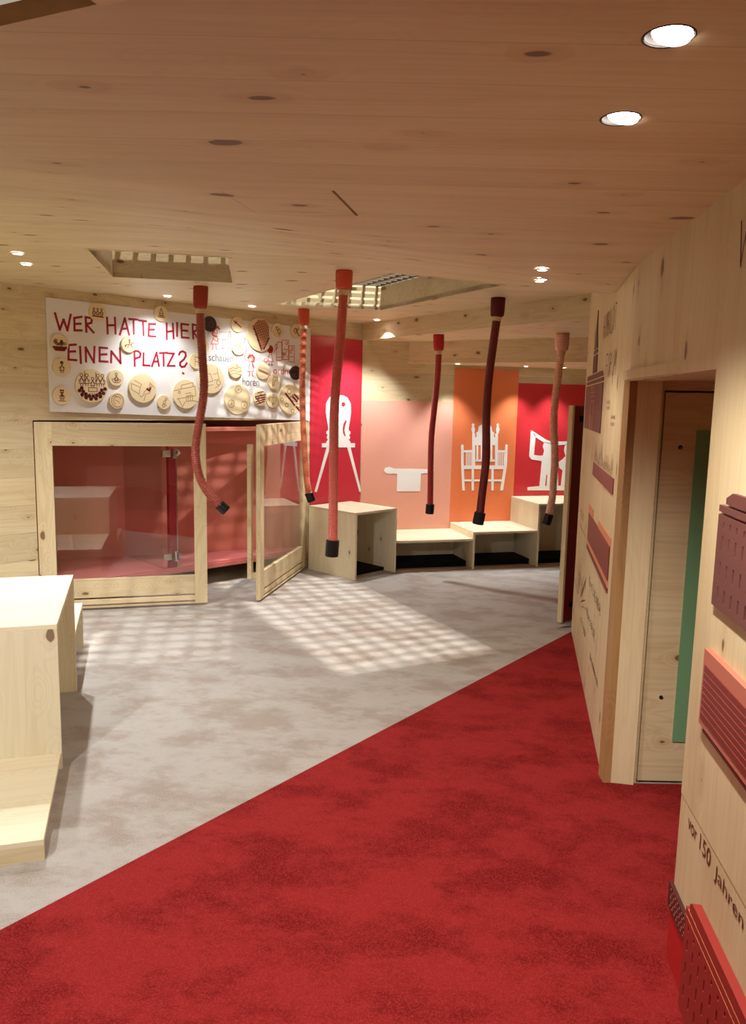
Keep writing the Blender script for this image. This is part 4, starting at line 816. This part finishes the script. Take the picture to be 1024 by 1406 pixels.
bench('bench', xb1, xb2, 0.382, True, False, 'middle-height pale timber bench, under the orange panel')
bench('bench', xb2, 3.3, 0.656, True, True, 'tallest pale timber bench, under the red panel with figures')

# ================================================================ TABLE, STEP AND LOW BENCH AT THE LEFT
TA = R(17.3)                                            # local x to the right, local y away from the camera
def loc_t(x, y): return W((-1.360, 3.243, 0), TA, x, y)
tb = empty('table', (-1.360, 3.243, 0), TA); tag(tb, 'broad pale timber table open at its side, standing behind the low step', 'table')
TH = 0.667; TD = 0.985
MB().box(-1.6, 0, 0, TD, TH-T, TH).build('top', M['woodTop'], tb, bevel=0.002)
MB().box(-1.6, 0, 0, T, 0, TH-T).build('front_panel', M['woodPale'], tb, bevel=0.0015)
MB().box(-1.6, 0, TD-T, TD, 0, TH-T).build('rear_panel', M['woodZ'], tb, bevel=0.0015)
stp = empty('step', (-1.360, 3.243, 0), TA); tag(stp, 'flat pale timber step on the grey carpet in front of the table', 'step')
SD = 0.712
MB().box(-1.6, -0.003, -SD, -0.001, 0.078-T, 0.078).build('top', M['woodTop'], stp, bevel=0.0015)
MB().box(-1.6, -0.003, -SD, -SD+T, 0, 0.078-T).build('front_panel', M['woodX'], stp)
MB().box(-0.06, -0.04, -SD+T, -0.001, 0, 0.078-T).build('side_panel', M['woodY'], stp)
lb = empty('low_bench', loc_t(0.0, TD+0.002), TA); tag(lb, 'low pale timber bench tucked behind the table', 'bench')
MB().box(-1.6, -0.010, 0, 0.80, 0.300-T, 0.300).build('top', M['woodTop'], lb, bevel=0.002)
MB().box(-1.6, -0.010, 0.80-T, 0.80, 0, 0.300-T).build('rear_panel', M['woodPale'], lb)
MB().box(-1.6, -0.06, 0, T, 0, 0.300-T).build('front_panel', M['woodPale'], lb)

# ================================================================ HANGING HOSES
def resample(pts, step):
    pts = [Vector(p) for p in pts]
    # Catmull-Rom through the points, then even spacing
    P = [pts[0]] + pts + [pts[-1]]; fine = []
    for i in range(1, len(P)-2):
        p0, p1, p2, p3 = P[i-1], P[i], P[i+1], P[i+2]
        for k in range(20):
            t = k/20
            fine.append(0.5*((2*p1) + (p2-p0)*t + (2*p0-5*p1+4*p2-p3)*t*t + (3*p1-p0-3*p2+p3)*t**3))
    fine.append(pts[-1])
    out = [fine[0]]; acc = 0
    for a, b in zip(fine[:-1], fine[1:]):
        d = (b-a).length
        while acc + d >= step:
            t = (step-acc)/d; a = a.lerp(b, t); out.append(a.copy()); d = (b-a).length; acc = 0
        acc += d
    return out
def hose(pts, r, col, cuff_col, rib, pitch, label, cuff_r=0.052, capr=0.040, two=None):
    top = Vector(pts[0]); root = empty('hanging_hose', top); tag(root, label, 'hose', 'ribbed listening hoses hanging from the ceiling')
    L = [Vector(p)-top for p in pts]
    mt = paint('hose_' + label.split()[0], col, 0.42, 0.5, 0.06); mc = paint('cuff_' + label.split()[0], cuff_col, 0.6, 0.3, 0.03)
    cb = L[1]
    cuff = MB().tube([Vector((0,0,0.004)), Vector((0,0,-0.012)), cb*0.6, cb*0.92, cb], [cuff_r*0.94, cuff_r, cuff_r*0.98, cuff_r*0.92, cuff_r*0.78], 24)
    cuff.build('cuff', mc, root, True)
    body = resample(L[1:-1], pitch/4)
    body = [cb*0.9] + body
    rad = [r + (rib if (i % 4) in (0, 1) else -rib) for i in range(len(body))]
    tb_ = MB().tube(body, rad, 16).build('ribbed_tube', mt, root, True)
    e = L[-1]; d = (L[-1]-L[-2]).normalized(); s0 = L[-2] - d*0.004
    cap = MB().tube([s0, s0+d*0.004, s0+d*((e-s0).length-0.005), e, e-d*0.0005], [capr*0.92, capr, capr, capr*0.93, capr*0.55], 24)
    cap_ = cap.build('mouthpiece', M['rubber'], root, False)
    MB().tube([e-d*0.002, e+d*0.0015], 0.007, 12).build('mouthpiece_screw', M['chrome'], cap_)
    # a paper band just below the cuff
    i0 = 2
    bnd = [body[i0+k] for k in range(0, int(0.035/(pitch/4)))]
    if len(bnd) > 1: MB().tube(bnd, r+rib+0.0008, 16).build('label_band', M['tape'], tb_, True)
    return root
HP = D['hoses']
hose(HP[0], 0.030, srgb(176, 84, 66), srgb(168, 66, 44), 0.0032, 0.014, 'reddish brown ribbed hose curling sideways in front of the white board')
hose(HP[1], 0.029, srgb(220, 110, 94), srgb(222, 92, 74), 0.0022, 0.010, 'coral red hose hanging lowest in front of the cube seat', capr=0.042)
hose(HP[2], 0.027, srgb(226, 128, 90), srgb(214, 92, 60), 0.0030, 0.014, 'orange ribbed hose beside the open glazed leaf', cuff_r=0.050, capr=0.038)
hose(HP[3], 0.028, srgb(178, 52, 50), srgb(196, 44, 48), 0.0014, 0.010, 'straight red hose in front of the blush pink panel', cuff_r=0.050, capr=0.040)
hose(HP[4], 0.031, srgb(112, 28, 30), srgb(92, 22, 28), 0.0006, 0.012, 'dark maroon smooth hose in front of the orange panel', cuff_r=0.054, capr=0.044)
h6 = hose(HP[5], 0.032, srgb(242, 188, 158), srgb(236, 172, 150), 0.0036, 0.018, 'pale salmon ribbed hose beside the dark red door leaf', cuff_r=0.060, capr=0.044)
for k in range(4):
    zz = -0.02 - k*0.022
    MB().tube([(0,0,zz), (0,0,zz-0.004), (0,0,zz-0.008)], [0.060, 0.063, 0.060], 24, False).build('cuff_rib', paint('cuff_rib', srgb(240, 190, 170), 0.5), h6, True)

# ================================================================ DARK RED DOOR LEAF AT THE FAR END OF THE RIGHT WALL
rd = empty('door_leaf', (1.467, 5.736, 0.0), R(40)); tag(rd, 'dark red door leaf with a plywood edge standing open past the engraved wall', 'door')
MB().box(0.004, 0.80, 0, 0.036, 0.012, 1.655).build('face_sheet', M['maroon'], rd, bevel=0.001)
MB().box(-0.020, 0.003, -0.001, 0.037, 0.012, 1.656).build('ply_edge', M['woodZ'], rd)
for z in (1.56, 0.14):
    MB().box(0.07, 0.115, -0.006, 0.001, z-0.02, z+0.02).build('fitting', M['black'], rd)
ts = MB().box(0, 0.62, 0, 0.025, 0.0, 0.006).build('threshold_strip', M['metal']); place(ts, (1.40, 5.60, 0), R(20))
tag(ts, 'slim metal threshold strip where the two carpets meet at the wall end', 'threshold')

# ================================================================ RELIEFS ON THE FAR RIGHT WALL (frame RF, x = 2.358 - s)
def rf(name, label, cat, parts, anchor):
    root = empty(name, W(RFO, RFA, anchor[0], 0, anchor[1]), RFA); tag(root, label, cat)
    for nm, mat, polys, y0 in parts:
        mb = MB()
        for p in polys: mb.prism([(2.358-a-anchor[0], b-anchor[1]) for a, b in p], [], y0, 0.0005 if y0 > -0.0055 else -0.003)
        mb.build(nm, mat, root)
    return root
rect = lambda a0, a1, b0, b1: [(a0, b0), (a1, b0), (a1, b1), (a0, b1)]
tw = rf('tower_relief', 'flat mauve brown church tower relief with a thin spire on the right wall', 'relief', [
    ('spire', M['purple'], [[(1.735,2.105),(1.665,2.205),(1.655,2.205),(1.615,2.105)], [(1.665,2.205),(1.66,2.235),(1.655,2.205)], [(1.77,2.004),(1.735,2.105),(1.615,2.105),(1.545,2.004)], rect(1.775,1.541,1.975,1.995)], -0.005),
    ('belfry', M['purple'], [rect(1.785,1.530,1.858,1.964)], -0.005),
    ('roof', M['purple'], [[(2.19,1.822),(2.17,1.850),(1.16,1.850),(1.11,1.822)]], -0.005),
    ('cornice', M['purple'], [rect(2.21,1.085,1.793,1.812)], -0.005),
    ('nave', M['purple'], [rect(2.225,1.078,1.505,1.784)], -0.005),
    ('ornament', M['salmon'], [rect(1.80,1.50,1.735,1.741), rect(1.80,1.50,1.712,1.718), rect(1.80,1.50,1.680,1.687), rect(1.80,1.76,1.60,1.67), rect(1.58,1.54,1.60,1.67), rect(1.80,1.72,1.51,1.60), rect(1.62,1.56,1.51,1.59), rect(1.80,1.74,1.75,1.785), rect(1.66,1.60,1.75,1.785)], -0.0062)], (0.7, 1.5))
sg = empty('wall_sign', W(RFO, RFA, 1.1, 0, 1.8), RFA); tag(sg, 'engraved thin capital lettering in two lines high on the right wall', 'lettering')
def hand(s, x, z, w, h, lw, parent, mat, y=-0.0008):
    G_ = {'H':[[(0,0),(0,1)],[(.7,0),(.7,1)],[(0,.5),(.7,.5)]],'U':[[(0,1),(0,.2),(.35,0),(.7,.2),(.7,1)]],'M':[[(0,0),(.05,1),(.4,.35),(.75,1),(.8,0)]],'B':[[(0,0),(0,1),(.5,.9),(.5,.6),(0,.52),(.6,.4),(.6,.12),(0,0)]],'O':[[(.35,0),(0,.3),(0,.7),(.35,1),(.7,.7),(.7,.3),(.35,0)]],'L':[[(0,1),(0,0),(.55,0)]],'D':[[(0,0),(0,1),(.5,.8),(.65,.5),(.5,.15),(0,0)]],'T':[[(0,1),(.75,1)],[(.37,1),(.37,0)]],'F':[[(.55,1),(0,1),(0,0)],[(0,.52),(.45,.52)]],'R':[[(0,0),(0,1),(.55,.85),(.5,.55),(0,.5),(.6,0)]],'W':[[(0,1),(.2,0),(.42,.7),(.65,0),(.85,1)]]}
    u = w/len(s)
    for i, c in enumerate(s): ink('letter', [[(x + i*u + a*u*0.95, z + b*h) for a, b in st] for st in G_[c]], lw, mat, parent, y)
hand('HUMBOLDT', 2.358-1.27-1.1, 2.030-1.8, 0.64, 0.125, 0.008, sg, M['groove'])
hand('FORUM', 2.358-1.00-1.1, 1.806-1.8, 0.49, 0.120, 0.008, sg, M['groove'])
def scribble(x0, x1, z, h, seed, n):
    rn = random.Random(seed); ln = []; x = x0
    while x < x1:
        w = h*rn.uniform(0.3, 0.6); k = rn.randint(0, 3)
        if k == 0: ln.append(ring_(x+w/2, z+h*0.35, w*0.5, 7))
        elif k == 1: ln.append([(x, z+h), (x, z), (x+w, z)])
        elif k == 2: ln.append([(x, z), (x, z+h*0.7), (x+w, z+h*0.6), (x+w, z)])
        else: ln.append([(x+w, z+h*0.7), (x, z+h*0.5), (x+w, z+h*0.2), (x, z)])
        x += w*1.7 if rn.random() > 0.15 else w*3
    return ln
# finely engraved captions and the tree drawing (illegible at this size in the place itself)
cp = empty('engraved_caption', W(RFO, RFA, 1.5, 0, 1.55), RFA); tag(cp, 'tiny engraved caption lines beside the tower relief', 'lettering')
tag(ink('lettering', scribble(0.0, 0.19, 0.118, 0.020, 1, 5) + scribble(0.0, 0.18, 0.088, 0.020, 2, 5) + scribble(0.25, 0.44, 0.045, 0.022, 3, 5) + scribble(0.25, 0.42, 0.012, 0.022, 4, 5), 0.003, M['groove_s'], cp, -0.0008), kind='stuff')
st = rf('strip_relief', 'flat russet brown bar under an engraved cluster of roofs on the right wall', 'relief', [('bar', M['brown'], [rect(1.365,0.305,1.253,1.325)], -0.005)], (1.0, 1.25))
rn = random.Random(5); ln = []
for i in range(26):
    x = 0.02 + i*0.037; hh = 0.085 + rn.uniform(0.03, 0.11)*(0.6+0.4*math.sin(i*0.8))
    ln += [[(x, 0.082), (x, hh), (x+0.012, hh+0.02), (x+0.024, hh), (x+0.024, 0.082)]]
    if rn.random() > 0.4: ln.append(ring_(x+0.012, 0.082+(hh-0.082)*0.6, 0.007, 6))
    if rn.random() > 0.5: ln.append([(x, 0.08+(hh-0.08)*0.5), (x+0.024, 0.08+(hh-0.08)*0.5)])
tag(ink('engraving', ln, 0.0035, M['groove_s'], st, -0.0008), kind='stuff')
rb = rf('long_building_relief', 'flat brick red long building relief with peach attic blocks on the right wall', 'relief', [
    ('facade', M['brick'], [rect(1.448,0.287,0.852,1.012)], -0.005),
    ('attic', M['peach'], [rect(1.46,1.18,1.014,1.062)], -0.004), ('attic', M['peach'], [rect(0.86,0.268,1.013,1.054)], -0.004),
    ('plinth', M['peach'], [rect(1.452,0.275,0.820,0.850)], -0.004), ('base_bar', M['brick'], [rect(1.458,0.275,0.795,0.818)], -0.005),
    ('facade_line', M['brick_l'], [rect(1.44,0.295,0.868+i*0.016,0.8705+i*0.016) for i in range(9)], -0.0058)], (0.9, 0.795))
td = empty('engraved_tree', W(RFO, RFA, 0.13, 0, 0.24), RFA); tag(td, 'fine engraved tree with hand lettering low on the right wall', 'engraving')
ln = []; rn = random.Random(11)
for i in range(46):
    a = rn.uniform(0.1, PI-0.1); r0 = rn.uniform(0.05, 0.2); r1 = r0 + rn.uniform(0.06, 0.25)
    ln.append([(0.42 + r0*math.cos(a)*1.3, 0.12 + r0*math.sin(a)), (0.42 + r1*math.cos(a)*1.3, 0.12 + r1*math.sin(a))])
for i in range(20): ln.append(ring_(0.25+rn.uniform(0, 0.4), 0.1+rn.uniform(0, 0.2), 0.012, 6))
ln += [[(0.41, 0.12), (0.40, 0.0)], [(0.44, 0.12), (0.45, 0.0)]]
tag(ink('engraving', ln, 0.0035, M['groove_s'], td, -0.0008), kind='stuff')
tag(ink('lettering', scribble(1.02, 1.42, 0.390, 0.055, 21, 6) + scribble(1.40, 1.74, 0.385, 0.06, 22, 6) + scribble(0.98, 1.52, 0.195, 0.06, 23, 6) + scribble(0.62, 1.0, 0.05, 0.05, 25, 5) + scribble(1.34, 1.80, 0.045, 0.03, 24, 5), 0.006, M['groove'], td, -0.0008), kind='stuff')
cp2 = empty('engraved_caption', W(RFO, RFA, 0.2, 0, 0.80), RFA); tag(cp2, 'tiny engraved caption lines left of the long building relief', 'lettering')
tag(ink('lettering', scribble(0.0, 0.36, 0.13, 0.022, 31, 5) + scribble(0.0, 0.34, 0.10, 0.022, 32, 5) + scribble(0.0, 0.56, 0.03, 0.022, 33, 5), 0.003, M['groove_s'], cp2, -0.0008), kind='stuff')

# ================================================================ RELIEFS ON THE NEAR RIGHT WALL (frame RN)
def rnr(name, label, anchor, cat='relief'):
    root = empty(name, W(RNO, RNA, anchor[0], 0, anchor[1]), RNA); tag(root, label, cat); return root
def plate(root, anchor, nm, mat, poly, holes, y0, y1=0.0005):
    return MB().prism([(a-anchor[0], b-anchor[1]) for a, b in poly], [[(a-anchor[0], b-anchor[1]) for a, b in h] for h in holes], y0, y1).build(nm, mat, root)
A = (0.156, 1.146); pr = rnr('palace_relief', 'mauve brown palace relief with three rows of slot windows on the right wall', A)
wins = []
for i in range(12):
    x = 0.193 + i*0.0485
    wins += [rect(x, x+0.010, 1.352, 1.368), rect(x, x+0.010, 1.297, 1.332), rect(x, x+0.010, 1.229, 1.265), rect(x, x+0.010, 1.166, 1.201)]
plate(pr, A, 'backing', M['purple'], rect(0.160, 0.80, 1.15, 1.38), [], -0.003)
plate(pr, A, 'facade', M['purple'], rect(0.156, 0.804, 1.146, 1.384), wins, -0.012, -0.0028)
plate(pr, A, 'cornice', M['purple'], rect(0.156, 0.804, 1.391, 1.408), [], -0.012)
plate(pr, A, 'roof', M['purple'], [(0.203,1.415),(0.757,1.415),(0.757,1.430),(0.715,1.446),(0.245,1.446),(0.203,1.430)], [], -0.012)
A = (0.145, 0.80); qr = rnr('block_relief', 'salmon framed dark red striped block relief on the right wall', A)
plate(qr, A, 'frame', M['salmon'], rect(0.148, 0.92, 0.815, 1.022), [], -0.016)
plate(qr, A, 'facade', M['brick'], rect(0.165, 0.90, 0.836, 0.981), [], -0.0185, -0.0155)
for i in range(7): plate(qr, A, 'facade_line', M['brick_l'], rect(0.167, 0.898, 0.852+i*0.018, 0.8545+i*0.018), [], -0.0192, -0.018)
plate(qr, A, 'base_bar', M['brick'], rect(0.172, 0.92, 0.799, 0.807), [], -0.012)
tx = rnr('engraved_text', 'engraved words about 150 years ago on the lower right wall', (0.083, 0.47), 'lettering')
text('lettering', 'vor', 0.0, 0.006, 0.082, M['groove'], tx, -0.0003, 0.030)
text('lettering', '150', 0.108, 0.006, 0.090, M['groove'], tx, -0.0003, 0.046)
text('lettering', 'Jahren', 0.232, 0.006, 0.205, M['groove'], tx, -0.0003, 0.048)
wt = rnr('engraved_letter', 'tall engraved capital letter high on the near right wall', (0.10, 2.0), 'lettering')
hand('W', 0.006, 0.006, 0.10, 0.112, 0.006, wt, M['groove'])
A = (0.0, 0.0); br = rnr('street_relief', 'tomato red street relief with a dark perforated strip below the engraved words', A)
plate(br, A, 'base', M['tomato'], rect(0.0, 3.3, 0.0, 0.172), [], -0.005, 0.0065)
dots = [rect(0.012+i*0.022+(j % 2)*0.008, 0.020+i*0.022+(j % 2)*0.008, 0.183+j*0.013, 0.187+j*0.013) for i in range(8) for j in range(5)]
plate(br, A, 'roof_strip', M['purple_d'], rect(-0.012, 0.20, 0.172, 0.246), [], -0.010, 0.0015)
for d_ in dots: plate(br, A, 'roof_slot', M['salmon'], d_, [], -0.0108, -0.0095)
A = (0.195, 0.0); tr_ = rnr('townhouse_relief', 'russet townhouse relief with slanted window slots at the foot of the right wall', A)
wins = []
for i in range(14):
    x = 0.222 + i*0.049
    wins += [rect(x, x+0.009, 0.253, 0.267), rect(x, x+0.009, 0.196, 0.228), rect(x, x+0.009, 0.128, 0.164), rect(x, x+0.009, 0.06, 0.096)]
plate(tr_, A, 'backing', M['russet'], rect(0.20, 0.93, 0.005, 0.275), [], -0.009, -0.004)
plate(tr_, A, 'facade', M['russet'], rect(0.195, 0.935, 0.0, 0.283), wins, -0.022, -0.0085)
plate(tr_, A, 'cornice', M['russet'], rect(0.195, 0.935, 0.287, 0.308), [], -0.022)
plate(tr_, A, 'roof', M['russet'], [(0.225,0.312),(0.925,0.312),(0.925,0.335),(0.89,0.346),(0.245,0.346),(0.225,0.335)], [], -0.022)
plate(tr_, A, 'moulding', M['peach'], rect(0.195, 0.935, 0.2835, 0.2865), [], -0.0225)
plate(tr_, A, 'moulding', M['peach'], rect(0.215, 0.93, 0.3085, 0.3115), [], -0.0225)
